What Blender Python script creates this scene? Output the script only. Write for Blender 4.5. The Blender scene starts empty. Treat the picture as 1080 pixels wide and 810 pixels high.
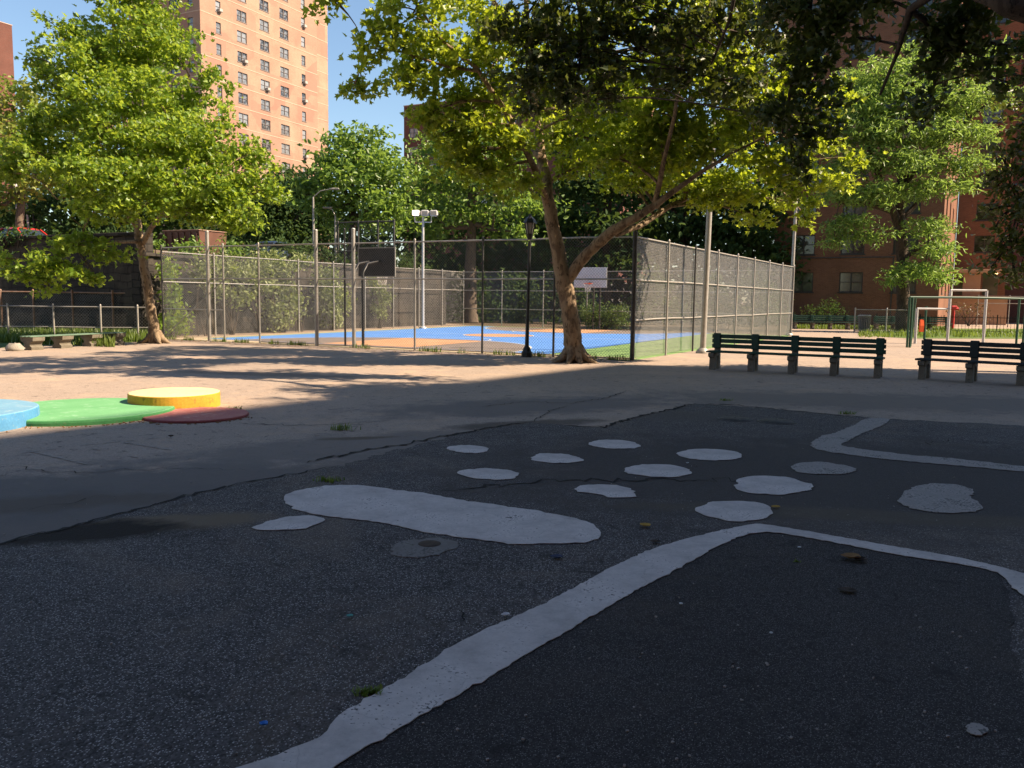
import bpy, math, random
import numpy as np
from mathutils import Vector, Matrix

random.seed(7)
rng = np.random.default_rng(11)
scene = bpy.context.scene
COL = scene.collection
R = math.radians

# ------------------------------------------------------------------ survey of the site
# the place was measured from the photograph (1080 x 810): G / P turn a measured sight line into metres
CAM_H, FOC, PITCH, ROLL = 1.6, 880.0, R(5.84), R(0.72)
_f = np.array([0, math.cos(PITCH), -math.sin(PITCH)])
_u0 = np.array([0, math.sin(PITCH), math.cos(PITCH)])
_r0 = np.array([1.0, 0, 0])
_r = math.cos(ROLL) * _r0 + math.sin(ROLL) * _u0
_u = -math.sin(ROLL) * _r0 + math.cos(ROLL) * _u0
EYE = np.array([0, 0, CAM_H])

def ray(px, py):
    return _f + (px - 540) / FOC * _r - (py - 405) / FOC * _u

def G(px, py, z=0.0):
    d = ray(px, py)
    t = (z - CAM_H) / d[2]
    return EYE + d * t

def P(px, py, depth):
    d = ray(px, py)
    return EYE + d * (depth / d[1])

# street grid directions of the housing estate
GA = -26.9
U = np.array([math.cos(R(GA)), math.sin(R(GA)), 0])
V = np.array([-math.sin(R(GA)), math.cos(R(GA)), 0])

# ------------------------------------------------------------------ object helpers
def tag(o, label=None, cat=None, group=None, kind=None):
    if label: o['label'] = label
    if cat: o['category'] = cat
    if group: o['group'] = group
    if kind: o['kind'] = kind
    return o

def empty(name, loc, label, cat, rz=0.0, group=None):
    o = bpy.data.objects.new(name, None)
    COL.objects.link(o)
    o.location = loc
    o.rotation_euler = (0, 0, rz)
    o.empty_display_size = 0.2
    return tag(o, label, cat, group)

def copy_tree(o, parent=None):
    c = o.copy()
    COL.objects.link(c)
    c.parent = parent
    for ch in list(o.children):
        copy_tree(ch, c)
    return c

class MB:
    """collects shapes and links them as ONE mesh object"""
    def __init__(s):
        s.v = []; s.f = []; s.sm = []
    def add(s, vs, fs, smooth=False):
        n = len(s.v)
        s.v.extend([tuple(map(float, p)) for p in vs])
        s.f.extend([tuple(i + n for i in f) for f in fs])
        s.sm.extend([smooth] * len(fs))
        return s
    def box(s, c, d, bev=0.0, rz=0.0, M=None):
        x, y, z = d[0] / 2, d[1] / 2, d[2] / 2
        if bev <= 0:
            vs = [(-x, -y, -z), (x, -y, -z), (x, y, -z), (-x, y, -z), (-x, -y, z), (x, -y, z), (x, y, z), (-x, y, z)]
            fs = [(0, 3, 2, 1), (4, 5, 6, 7), (0, 1, 5, 4), (1, 2, 6, 5), (2, 3, 7, 6), (3, 0, 4, 7)]
        else:
            b = min(bev, x * .9, y * .9, z * .9)
            def ring(xx, yy, bb, zz):
                return [(-xx + bb, -yy, zz), (xx - bb, -yy, zz), (xx, -yy + bb, zz), (xx, yy - bb, zz), (xx - bb, yy, zz), (-xx + bb, yy, zz), (-xx, yy - bb, zz), (-xx, -yy + bb, zz)]
            rs = [ring(x - b, y - b, b * .4, -z), ring(x, y, b, -z + b), ring(x, y, b, z - b), ring(x - b, y - b, b * .4, z)]
            vs = sum(rs, [])
            fs = [tuple(range(7, -1, -1)), tuple(range(24, 32))]
            for k in range(3):
                for i in range(8):
                    j = (i + 1) % 8
                    fs.append((k * 8 + i, k * 8 + j, k * 8 + 8 + j, k * 8 + 8 + i))
        vs = np.array(vs)
        if rz:
            cz, sz = math.cos(rz), math.sin(rz)
            vs = np.stack([vs[:, 0] * cz - vs[:, 1] * sz, vs[:, 0] * sz + vs[:, 1] * cz, vs[:, 2]], 1)
        if M is not None:
            vs = vs @ np.array(M.to_3x3()).T
        return s.add(vs + np.array(c), fs)
    def prism(s, poly, z0, z1, smooth=False):
        n = len(poly)
        area = sum(poly[i][0] * poly[(i + 1) % n][1] - poly[(i + 1) % n][0] * poly[i][1] for i in range(n))
        if area < 0: poly = poly[::-1]
        vs = [(p[0], p[1], z0) for p in poly] + [(p[0], p[1], z1) for p in poly]
        fs = [tuple(range(n - 1, -1, -1)), tuple(range(n, 2 * n))]
        fs += [(i, (i + 1) % n, n + (i + 1) % n, n + i) for i in range(n)]
        return s.add(vs, fs)
    def extrude_yz(s, prof, x0, x1):
        """profile in (y,z) pushed along x"""
        n = len(prof)
        area = sum(prof[i][0] * prof[(i + 1) % n][1] - prof[(i + 1) % n][0] * prof[i][1] for i in range(n))
        if area < 0: prof = prof[::-1]
        vs = [(x0, p[0], p[1]) for p in prof] + [(x1, p[0], p[1]) for p in prof]
        fs = [tuple(range(n - 1, -1, -1)), tuple(range(n, 2 * n))]
        fs += [(i, (i + 1) % n, n + (i + 1) % n, n + i) for i in range(n)]
        return s.add(vs, fs)
    def tube(s, pts, rad, n=8, smooth=True, cap=True, jitter=0.0):
        pts = [np.array(p, float) for p in pts]
        if not hasattr(rad, '__len__'): rad = [rad] * len(pts)
        ref = np.array([0.31, 0.95, 0.05])
        rows = []
        for i, p in enumerate(pts):
            a = pts[max(i - 1, 0)]; b = pts[min(i + 1, len(pts) - 1)]
            t = b - a; t = t / (np.linalg.norm(t) + 1e-9)
            q = ref if abs(t @ ref) < .93 else np.array([1.0, 0, 0])
            e1 = np.cross(t, q); e1 /= np.linalg.norm(e1)
            e2 = np.cross(t, e1)
            row = []
            for k in range(n):
                an = 2 * math.pi * k / n
                rr = rad[i] * (1 + (random.uniform(-jitter, jitter) if jitter else 0))
                row.append(p + rr * (math.cos(an) * e1 + math.sin(an) * e2))
            rows.append(row)
        vs = [q for row in rows for q in row]
        fs = []
        for i in range(len(pts) - 1):
            for k in range(n):
                j = (k + 1) % n
                fs.append((i * n + k, i * n + j, (i + 1) * n + j, (i + 1) * n + k))
        s.add(vs, fs, smooth)
        if cap:
            s.add(rows[0], [tuple(range(n - 1, -1, -1))]); s.add(rows[-1], [tuple(range(n))])
        return s
    def lathe(s, prof, c=(0, 0, 0), n=20, smooth=True):
        vs = []; fs = []
        for r, z in prof:
            for k in range(n):
                an = 2 * math.pi * k / n
                vs.append((c[0] + r * math.cos(an), c[1] + r * math.sin(an), c[2] + z))
        for i in range(len(prof) - 1):
            for k in range(n):
                j = (k + 1) % n
                fs.append((i * n + k, i * n + j, (i + 1) * n + j, (i + 1) * n + k))
        s.add(vs, fs, smooth)
        m = len(prof) - 1
        s.add(vs[:n], [tuple(range(n - 1, -1, -1))]); s.add(vs[m * n:], [tuple(range(n))])
        return s
    def sheet(s, poly, z):
        n = len(poly)
        area = sum(poly[i][0] * poly[(i + 1) % n][1] - poly[(i + 1) % n][0] * poly[i][1] for i in range(n))
        if area < 0: poly = poly[::-1]
        return s.add([(p[0], p[1], z) for p in poly], [tuple(range(n))])
    def build(s, name, mat, parent=None, off=(0, 0, 0)):
        me = bpy.data.meshes.new(name)
        vv = np.array(s.v, float).reshape(-1, 3) - np.array(off, float)
        me.from_pydata(vv.tolist(), [], s.f)
        me.polygons.foreach_set('use_smooth', s.sm)
        me.materials.append(mat)
        me.update()
        o = bpy.data.objects.new(name, me)
        COL.objects.link(o)
        if parent is not None: o.parent = parent
        return o

def idx_mesh(name, verts, faces_flat, k, mat, parent=None, smooth=False):
    me = bpy.data.meshes.new(name)
    n = len(verts); m = len(faces_flat) // k
    me.vertices.add(n); me.vertices.foreach_set('co', np.ascontiguousarray(verts, np.float32).ravel())
    me.loops.add(m * k); me.loops.foreach_set('vertex_index', np.ascontiguousarray(faces_flat, np.int32))
    me.polygons.add(m)
    me.polygons.foreach_set('loop_start', np.arange(0, m * k, k, dtype=np.int32))
    if smooth: me.polygons.foreach_set('use_smooth', [True] * m)
    me.materials.append(mat)
    me.update(calc_edges=True)
    o = bpy.data.objects.new(name, me)
    COL.objects.link(o)
    if parent is not None: o.parent = parent
    return o

# ------------------------------------------------------------------ materials
class NT:
    def __init__(s, name):
        s.m = bpy.data.materials.new(name); s.m.use_nodes = True
        s.t = s.m.node_tree; s.t.nodes.clear()
        s.out = s.n('ShaderNodeOutputMaterial')
    def n(s, typ, **kw):
        nd = s.t.nodes.new(typ)
        for k, v in kw.items():
            if k.startswith('_'): setattr(nd, k[1:], v)
            else: nd.inputs[k.replace('__', ' ')].default_value = v
        return nd
    def l(s, a, b): s.t.links.new(a, b)
    def coord(s, kind='Object'): return s.n('ShaderNodeTexCoord').outputs[kind]
    def noise(s, vec, scale, detail=4, rough=.55, dist=0.0):
        nd = s.n('ShaderNodeTexNoise', Scale=scale, Detail=detail, Roughness=rough, Distortion=dist)
        s.l(vec, nd.inputs['Vector']); return nd.outputs['Fac']
    def ramp(s, fac, stops):
        nd = s.n('ShaderNodeValToRGB')
        cr = nd.color_ramp
        while len(cr.elements) < len(stops): cr.elements.new(0.5)
        for e, (p, c) in zip(cr.elements, stops):
            e.position = p
            e.color = (c, c, c, 1) if not hasattr(c, '__len__') else (*c, 1)
        s.l(fac, nd.inputs['Fac']); return nd.outputs['Color']
    def mix(s, fac, a, b, mode='MIX'):
        nd = s.n('ShaderNodeMix', _data_type='RGBA', _blend_type=mode)
        for sock, val in ((nd.inputs[0], fac), (nd.inputs[6], a), (nd.inputs[7], b)):
            if isinstance(val, (int, float)): sock.default_value = val
            elif isinstance(val, tuple): sock.default_value = (*val, 1)
            else: s.l(val, sock)
        return nd.outputs[2]
    def math(s, op, a, b=None, clamp=False):
        nd = s.n('ShaderNodeMath', _operation=op, _use_clamp=clamp)
        for sock, val in zip(nd.inputs, (a, b)):
            if val is None: continue
            if isinstance(val, (int, float)): sock.default_value = val
            else: s.l(val, sock)
        return nd.outputs[0]
    def bump(s, h, strength=.3, dist=.01):
        nd = s.n('ShaderNodeBump', Strength=strength, Distance=dist)
        s.l(h, nd.inputs['Height']); return nd.outputs['Normal']
    def pbsdf(s, color, rough=.8, metal=0.0, normal=None, spec=.3):
        nd = s.n('ShaderNodeBsdfPrincipled')
        nd.inputs['Metallic'].default_value = metal
        nd.inputs['Specular IOR Level'].default_value = spec
        for key, val in (('Base Color', color), ('Roughness', rough)):
            if isinstance(val, tuple): nd.inputs[key].default_value = (*val, 1)
            elif isinstance(val, (int, float)): nd.inputs[key].default_value = val
            else: s.l(val, nd.inputs[key])
        if normal is not None: s.l(normal, nd.inputs['Normal'])
        return nd
    def done(s, shader):
        s.l(shader.outputs[0], s.out.inputs['Surface']); return s.m

def worn(name, c1, c2, scale=3.0, rough=.7, metal=0.0, bump=.15, spec=.3, fine=40.0, c3=None):
    """two tone worn surface with fine grain"""
    t = NT(name); co = t.coord()
    a = t.noise(co, scale, 5, .65)
    col = t.mix(t.ramp(a, [(.35, 0.0), (.65, 1.0)]), c1, c2)
    if c3 is not None:
        b = t.noise(co, scale * 3.7, 4, .6)
        col = t.mix(t.ramp(b, [(.58, 0.0), (.68, 1.0)]), col, c3)
    g = t.noise(co, fine, 3, .6)
    col = t.mix(.5, col, t.ramp(g, [(.25, .55), (.75, 1.0)]), 'MULTIPLY')
    return t.done(t.pbsdf(col, rough, metal, t.bump(g, bump, .01), spec))

def leaf_mat(name, dark, mid, light, trans=.45, tcol=(.45, .55, .05), rough=.42, spec=.5):
    t = NT(name)
    rnd = t.n('ShaderNodeNewGeometry').outputs['Random Per Island']
    big = t.noise(t.coord(), .9, 2)
    f = t.math('ADD', t.math('MULTIPLY', rnd, .6), t.math('MULTIPLY', t.math('SUBTRACT', big, .3), .9))
    col = t.ramp(f, [(.12, dark), (.48, mid), (.85, light)])
    p = t.pbsdf(col, rough, 0, None, spec)
    tr = t.n('ShaderNodeBsdfTranslucent')
    t.l(t.mix(.55, col, tcol), tr.inputs['Color'])
    mx = t.n('ShaderNodeMixShader'); mx.inputs[0].default_value = trans
    t.l(p.outputs[0], mx.inputs[1]); t.l(tr.outputs[0], mx.inputs[2])
    return t.done(mx)

def asphalt(name, base, dark, light, speck, agg=95.0, speck_amt=.55, stains_and_shade=(), bump=.5, patch=.35, tone_amt=.85):
    t = NT(name); co = t.coord()
    big = t.noise(co, .22, 5, .62)
    mid = t.noise(co, 1.7, 6, .7)
    col = t.mix(t.ramp(big, [(.3, 0.0), (.7, 1.0)]), dark, base)
    col = t.mix(t.math('MULTIPLY', t.ramp(mid, [(.42, 0.0), (.72, 1.0)]), patch), col, light)
    vo = t.n('ShaderNodeTexVoronoi', Scale=agg); t.l(co, vo.inputs['Vector'])
    sp = t.n('ShaderNodeTexVoronoi', Scale=agg); t.l(co, sp.inputs['Vector'])
    cell = t.n('ShaderNodeSeparateColor'); t.l(vo.outputs['Color'], cell.inputs[0])
    wear = t.noise(co, .8, 4, .6)
    pick = t.math('GREATER_THAN', t.math('ADD', cell.outputs[0], t.math('MULTIPLY', wear, .45)), .98)
    near = t.math('LESS_THAN', vo.outputs['Distance'], .42)
    fac = t.math('MULTIPLY', t.math('MULTIPLY', pick, near), speck_amt)
    tone = t.mix(tone_amt, col, t.ramp(cell.outputs[1], [(0.0, .12), (.25, .5), (.8, 1.0), (1.0, 1.35)]), 'MULTIPLY')
    col = t.mix(fac, tone, speck)
    # pits, tar blots and dust drifts
    pit = t.noise(co, 5.5, 5, .75, .8)
    col = t.mix(t.math('MULTIPLY', t.ramp(pit, [(.575, 0.0), (.64, 1.0)]), .7), col, tuple(x * .35 for x in dark))
    dust = t.noise(co, .55, 6, .72, 1.2)
    col = t.mix(t.math('MULTIPLY', t.ramp(dust, [(.5, 0.0), (.68, 1.0)]), .42), col, tuple(a * b for a, b in zip(light, (1.25, 1.08, .88))))
    # oil and water marks plus painted-in shade patches, each with a ragged outline
    for (sx, sy, rx, ry, ang, c, amt) in stains_and_shade:
        mp = t.n('ShaderNodeMapping', _vector_type='TEXTURE')
        mp.inputs['Location'].default_value = (sx, sy, 0); mp.inputs['Rotation'].default_value = (0, 0, ang)
        mp.inputs['Scale'].default_value = (rx, ry, 1)
        t.l(co, mp.inputs['Vector'])
        ln = t.n('ShaderNodeVectorMath', _operation='LENGTH'); t.l(mp.outputs[0], ln.inputs[0])
        dd = t.math('ADD', ln.outputs['Value'], t.math('MULTIPLY', t.math('SUBTRACT', mid, .5), 1.5))
        m = t.ramp(dd, [(.55, 1.0), (1.05, 0.0)])
        col = t.mix(t.math('MULTIPLY', m, amt), col, c)
    h = t.math('ADD', t.math('MULTIPLY', vo.outputs['Distance'], -.6), t.math('MULTIPLY', t.noise(co, 30, 4, .6), 1.2))
    return t.done(t.pbsdf(col, .88, 0, t.bump(h, bump, .006), .25))

def brick(name, c1, c2, mortar, scale=1.0, tint=None):
    t = NT(name); co = t.coord()
    sep = t.n('ShaderNodeSeparateXYZ'); t.l(co, sep.inputs[0])
    cmb = t.n('ShaderNodeCombineXYZ')
    t.l(t.math('ADD', sep.outputs[0], sep.outputs[1]), cmb.inputs[0]); t.l(sep.outputs[2], cmb.inputs[1])
    b = t.n('ShaderNodeTexBrick', Scale=scale); t.l(cmb.outputs[0], b.inputs['Vector'])
    b.inputs['Color1'].default_value = (*c1, 1); b.inputs['Color2'].default_value = (*c2, 1); b.inputs['Mortar'].default_value = (*mortar, 1)
    b.inputs['Brick Width'].default_value = .22; b.inputs['Row Height'].default_value = .075; b.inputs['Mortar Size'].default_value = .007
    b.inputs['Bias'].default_value = -.1
    n1 = t.noise(co, .35, 4, .6)
    col = t.mix(.7, b.outputs['Color'], t.ramp(n1, [(.3, .62), (.7, 1.0)]), 'MULTIPLY')
    if tint is not None:
        # newer and older courses: panels of pinker brick between the bands
        mp = t.n('ShaderNodeMapping'); mp.inputs['Scale'].default_value = (.33, .33, .38); t.l(co, mp.inputs['Vector'])
        vo = t.n('ShaderNodeTexVoronoi', _distance='CHEBYCHEV', Scale=.8); t.l(mp.outputs[0], vo.inputs['Vector'])
        sc = t.n('ShaderNodeSeparateColor'); t.l(vo.outputs['Color'], sc.inputs[0])
        col = t.mix(t.math('MULTIPLY', sc.outputs[0], .75), col, tint)
    return t.done(t.pbsdf(col, .9, 0, t.bump(b.outputs['Fac'], -.3, .004), .2))

def bark_mat(name, c1, c2, c3, scale=6.0):
    t = NT(name); co = t.coord()
    mp = t.n('ShaderNodeMapping'); mp.inputs['Scale'].default_value = (1, 1, .45); t.l(co, mp.inputs['Vector'])
    a = t.noise(mp.outputs[0], scale, 5, .6, .6)
    b = t.noise(mp.outputs[0], scale * 2.3, 5, .65)
    col = t.mix(t.ramp(a, [(.42, 0.0), (.5, 1.0)]), c1, c2)
    col = t.mix(t.ramp(b, [(.55, 0.0), (.6, 1.0)]), col, c3)
    h = t.noise(mp.outputs[0], scale * 6, 5, .7)
    return t.done(t.pbsdf(col, .9, 0, t.bump(t.math('ADD', h, a), .7, .03), .2))

M = {}
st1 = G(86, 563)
shade1 = G(190, 512); shade2 = G(30, 545); shade3 = G(400, 470); shade4 = G(960, 424); shade5 = G(560, 428)  # centres of dark patches that paint deeper shade into the old asphalt
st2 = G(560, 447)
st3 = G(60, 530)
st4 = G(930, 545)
shade6 = G(880, 500)  # centre of a dark patch painting canopy shade into the overlay
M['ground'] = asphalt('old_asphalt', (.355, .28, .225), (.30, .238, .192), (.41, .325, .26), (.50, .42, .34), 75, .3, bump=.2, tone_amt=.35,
                      stains_and_shade=[(shade1[0], shade1[1], 3.4, 1.3, .30, (.125, .110, .100), .9), (shade2[0], shade2[1], 2.6, 1.1, .30, (.125, .110, .100), .9), (shade3[0], shade3[1], 3.0, 1.0, .5, (.155, .135, .12), .8), (shade4[0], shade4[1], 5.5, 1.6, -.1, (.17, .145, .125), .8), (shade5[0], shade5[1], 3.2, 1.2, .4, (.15, .13, .118), .85), (st2[0], st2[1], 1.3, .35, .4, (.07, .055, .045), .8), (st3[0], st3[1], 1.0, .35, .3, (.10, .075, .055), .6),
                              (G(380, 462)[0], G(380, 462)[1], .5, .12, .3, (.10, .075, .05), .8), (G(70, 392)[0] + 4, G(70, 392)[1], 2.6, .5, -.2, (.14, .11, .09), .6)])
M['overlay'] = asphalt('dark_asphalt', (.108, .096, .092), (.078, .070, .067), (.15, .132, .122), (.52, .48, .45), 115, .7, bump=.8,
                       stains_and_shade=[(st1[0] + .5, st1[1] + .30, .85, .26, .3, (.15, .112, .075), .95), (st1[0] - .05, st1[1] + .02, .84, .33, .18, (.012, .008, .006), 1.0),
                               (shade6[0], shade6[1], 4.6, 2.6, 0, (.062, .054, .050), .85), (st4[0], st4[1], 2.4, .25, -.15, (.105, .085, .06), .6), (G(700, 438)[0], G(700, 438)[1], 1.5, .6, 0, (.10, .085, .07), .5)])
M['fine'] = asphalt('fine_asphalt', (.052, .046, .044), (.041, .037, .036), (.070, .062, .057), (.36, .33, .31), 170, .45, bump=.5, patch=.3,)

def paint(name, c, wear):
    t = NT(name); co = t.coord()
    a = t.noise(co, 2.2, 8, .78); g = t.noise(co, 55, 4, .65)
    col = t.mix(t.ramp(a, [(.3, 0.0), (.7, 1.0)]), tuple(x * .5 for x in c), c)
    m = t.math('ADD', t.math('MULTIPLY', a, .6), t.math('MULTIPLY', g, .55))
    col = t.mix(t.ramp(m, [(wear, 0.0), (wear + .05, 1.0)]), col, (.09, .085, .08))
    v = t.n('ShaderNodeTexVoronoi', _feature='DISTANCE_TO_EDGE', Scale=2.6)
    wv = t.n('ShaderNodeVectorMath', _operation='ADD'); t.l(co, wv.inputs[0])
    nn = t.n('ShaderNodeTexNoise', Scale=4.0, Detail=4.0); t.l(co, nn.inputs['Vector'])
    sc = t.n('ShaderNodeVectorMath', _operation='SCALE'); sc.inputs['Scale'].default_value = .25
    t.l(nn.outputs['Color'], sc.inputs[0]); t.l(sc.outputs[0], wv.inputs[1]); t.l(wv.outputs[0], v.inputs['Vector'])
    ck = t.ramp(v.outputs['Distance'], [(.004, 1.0), (.012, 0.0)])
    col = t.mix(t.math('MULTIPLY', ck, .16), col, (.07, .065, .06))
    return t.done(t.pbsdf(col, .8, 0, t.bump(g, .5, .006), .25))
M['paint'] = paint('white_ground_paint', (.68, .61, .565), .655)
M['paint_worn'] = paint('worn_ground_paint', (.43, .385, .35), .60)
M['paint_dim'] = paint('grimy_ground_paint', (.25, .225, .205), .60)
M['blue_disc'] = worn('pale_blue_paint', (.20, .38, .50), (.15, .32, .47), 2.5, .85, c3=(.30, .43, .50))
M['blue_side'] = worn('deep_blue_paint', (.07, .24, .46), (.10, .30, .52), 4, .85, c3=(.20, .33, .40))  # disc side paints, deepened because sides catch less sun than tops
M['green_side'] = worn('deep_green_paint', (.06, .26, .09), (.08, .30, .11), 4, .85, c3=(.14, .24, .12))
M['yellow_side'] = worn('ochre_paint', (.62, .34, .04), (.56, .29, .035), 3, .85, c3=(.36, .20, .04))
M['red_side'] = worn('dark_red_paint', (.26, .06, .06), (.30, .08, .07), 4, .85)
M['green_disc'] = worn('green_paint', (.13, .36, .15), (.17, .42, .19), 2.0, .75, c3=(.24, .46, .26))
M['yellow_disc'] = worn('yellow_paint', (.82, .66, .30), (.86, .72, .36), 2.0, .8, c3=(.74, .58, .26))
M['red_disc'] = worn('dull_red_paint', (.42, .13, .12), (.50, .19, .16), 2.5, .75, c3=(.55, .30, .25))
M['court_blue'] = worn('court_blue_paint', (.09, .24, .60), (.12, .28, .66), .8, .75, fine=14)
M['court_green'] = worn('court_green_paint', (.22, .36, .12), (.27, .42, .15), .8, .8, fine=14)
M['court_grey'] = worn('court_grey_paint', (.19, .16, .14), (.24, .20, .18), .8, .8, fine=14)
M['court_orange'] = worn('court_orange_paint', (.48, .26, .14), (.54, .31, .18), .8, .8, fine=14)
M['court_tan'] = worn('court_edge_tan', (.36, .29, .20), (.42, .34, .24), .8, .9, fine=14)
M['court_line'] = worn('court_line_paint', (.6, .6, .58), (.7, .7, .68), 2, .8)
M['steel'] = worn('galvanised_steel', (.32, .30, .27), (.40, .38, .35), 5, .5, .35, .1, .5)
M['wire'] = worn('galvanised_wire', (.18, .18, .178), (.23, .23, .225), 2, .6, .2, 0, .4)
M['wire_bright'] = worn('sunlit_zinc_wire', (.30, .295, .28), (.36, .35, .335), 2, .6, .2, 0, .4)  # lighter copy of the wire, sun glare on the side fence put into its colour
M['rust'] = worn('rusty_steel', (.26, .13, .08), (.34, .24, .19), 6, .8, .1)
M['dark_steel'] = worn('dark_weathered_steel', (.05, .05, .05), (.09, .085, .08), 5, .6, .2)
M['black'] = worn('black_painted_iron', (.012, .012, .013), (.02, .02, .021), 5, .45, 0, .1, .4)
M['bench_green'] = worn('bench_green_paint', (.010, .046, .034), (.015, .064, .046), 9, .5, 0, .15, .4, c3=(.04, .075, .055))
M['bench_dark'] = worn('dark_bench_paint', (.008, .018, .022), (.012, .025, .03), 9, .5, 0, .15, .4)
M['concrete'] = worn('old_concrete', (.27, .24, .20), (.36, .33, .28), 6, .9, 0, .4, .2, c3=(.18, .16, .13))
M['bench_support'] = worn('bench_concrete', (.17, .15, .125), (.23, .205, .17), 6, .9, 0, .4, .2, c3=(.12, .11, .09))
M['green_steel'] = worn('green_painted_steel', (.012, .06, .035), (.02, .085, .05), 6, .45, 0, .1, .4)
M['grey_paint'] = worn('grey_painted_steel', (.45, .45, .45), (.55, .55, .54), 6, .45, .2, .1, .4)
M['white'] = worn('white_painted_board', (.62, .60, .60), (.70, .68, .68), 2, .6)
M['board_back'] = worn('unpainted_board_back', (.045, .043, .042), (.065, .06, .058), 3, .8)  # rear of the board, its shade put into the dark colour
M['orange'] = worn('orange_plastic', (.75, .10, .02), (.8, .13, .03), 3, .45, 0, .05, .4)
M['red_metal'] = worn('red_enamel', (.5, .02, .02), (.56, .03, .025), 3, .35, 0, .05, .5)
M['car_red'] = worn('red_car_paint', (.52, .03, .025), (.55, .035, .03), 3, .25, 0, .0, .6)
M['car_glass'] = worn('dark_car_glass', (.02, .03, .03), (.03, .04, .04), 3, .08, 0, 0, .6)
M['rubber'] = worn('black_rubber', (.015, .015, .015), (.02, .02, .02), 5, .85)
M['rim'] = worn('alloy_rim', (.4, .4, .4), (.5, .5, .5), 5, .3, .8)
M['brown_metal'] = worn('brown_painted_metal', (.10, .045, .03), (.14, .065, .045), 1.5, .6)
M['pink_pole'] = worn('pale_pole_paint', (.62, .52, .55), (.68, .60, .62), 2, .6)
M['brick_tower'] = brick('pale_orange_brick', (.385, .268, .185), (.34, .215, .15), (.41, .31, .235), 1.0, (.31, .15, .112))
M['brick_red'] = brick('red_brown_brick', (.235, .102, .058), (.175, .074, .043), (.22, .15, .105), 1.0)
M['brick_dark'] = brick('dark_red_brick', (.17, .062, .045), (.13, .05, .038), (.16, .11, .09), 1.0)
M['band'] = worn('pale_band_stone', (.48, .34, .25), (.54, .39, .29), .6, .9)
M['tan_stone'] = worn('tan_concrete', (.42, .27, .17), (.48, .32, .21), 1.5, .9)
M['frame'] = worn('dark_window_frame', (.045, .04, .038), (.06, .055, .05), 5, .6)
M['frame_pale'] = worn('aluminium_window_frame', (.16, .13, .12), (.22, .18, .16), 5, .6)
def glass(name, tint, rough=.08):
    t = NT(name)
    rnd = t.n('ShaderNodeObjectInfo').outputs['Random']
    a = t.noise(t.coord(), 1.3, 3)
    col = t.mix(t.ramp(rnd, [(.15, 0.0), (.9, 1.0)]), tuple(x * .25 for x in tint), tuple(x * 1.5 for x in tint))
    col = t.mix(t.ramp(a, [(.45, 0.0), (.6, .6)]), col, tuple(min(1, x * 1.7) for x in tint))
    return t.done(t.pbsdf(col, rough, 0, None, .7))
M['glass'] = glass('window_glass', (.07, .075, .06))
M['glass_far'] = glass('window_glass_with_blinds', (.17, .18, .19), .15)
M['ac'] = worn('air_conditioner_case', (.35, .33, .30), (.45, .42, .38), 4, .6)
M['soil'] = worn('bare_soil', (.10, .07, .045), (.15, .11, .07), 3, .95, 0, .6)
M['litter_tan'] = worn('dry_leaf_brown', (.30, .17, .06), (.22, .12, .05), 20, .8)
M['litter_yellow'] = worn('dry_leaf_yellow', (.45, .28, .05), (.38, .22, .04), 20, .8)
M['wrapper_blue'] = worn('blue_wrapper', (.02, .16, .55), (.03, .2, .6), 20, .35)
M['wrapper_navy'] = worn('navy_wrapper', (.01, .02, .07), (.015, .03, .09), 20, .5)
M['wrapper_teal'] = worn('teal_wrapper', (.05, .3, .28), (.06, .35, .3), 20, .4)
M['wrapper_white'] = worn('white_paper_scrap', (.6, .6, .6), (.7, .7, .7), 20, .6)
M['crack'] = worn('crack_dirt', (.012, .011, .010), (.02, .018, .016), 8, .95)
M['bark_plane'] = bark_mat('plane_tree_bark', (.15, .105, .068), (.25, .185, .12), (.10, .07, .046))
M['bark_dark'] = bark_mat('dark_bark', (.055, .042, .032), (.085, .065, .05), (.035, .028, .022))
M['bark_mid'] = bark_mat('grey_brown_bark', (.12, .095, .07), (.16, .125, .095), (.08, .06, .05))
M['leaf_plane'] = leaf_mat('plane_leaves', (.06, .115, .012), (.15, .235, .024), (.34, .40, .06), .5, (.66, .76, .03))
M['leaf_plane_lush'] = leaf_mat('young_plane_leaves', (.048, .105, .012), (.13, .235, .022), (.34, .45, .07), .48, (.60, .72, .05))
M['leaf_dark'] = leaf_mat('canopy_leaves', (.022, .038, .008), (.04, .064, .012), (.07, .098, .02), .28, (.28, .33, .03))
M['leaf_locust'] = leaf_mat('locust_leaflets', (.07, .14, .025), (.15, .25, .05), (.28, .39, .10), .42, (.46, .66, .10))
M['leaf_green'] = leaf_mat('mid_green_leaves', (.055, .115, .02), (.115, .20, .035), (.21, .31, .07), .42, (.40, .58, .07))
M['leaf_yellow'] = leaf_mat('yellow_green_leaves', (.10, .14, .02), (.17, .21, .035), (.26, .29, .06), .4, (.45, .48, .05))
M['leaf_deep'] = leaf_mat('deep_green_leaves', (.022, .048, .018), (.04, .075, .025), (.062, .105, .034), .3, (.18, .27, .04), .7, .12)
M['leaf_vine'] = leaf_mat('vine_leaves', (.18, .23, .08), (.27, .32, .12), (.37, .41, .18), .4, (.36, .42, .10))
M['leaf_hedge'] = leaf_mat('hedge_leaves', (.05, .10, .025), (.09, .15, .035), (.14, .2, .05), .35, (.3, .42, .06))
M['grass'] = leaf_mat('grass_blades', (.07, .12, .02), (.11, .17, .03), (.17, .22, .05), .35, (.35, .45, .05))
M['lawn'] = worn('lawn_turf', (.08, .13, .03), (.12, .17, .04), 2, .95, fine=25, bump=.8)

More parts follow.
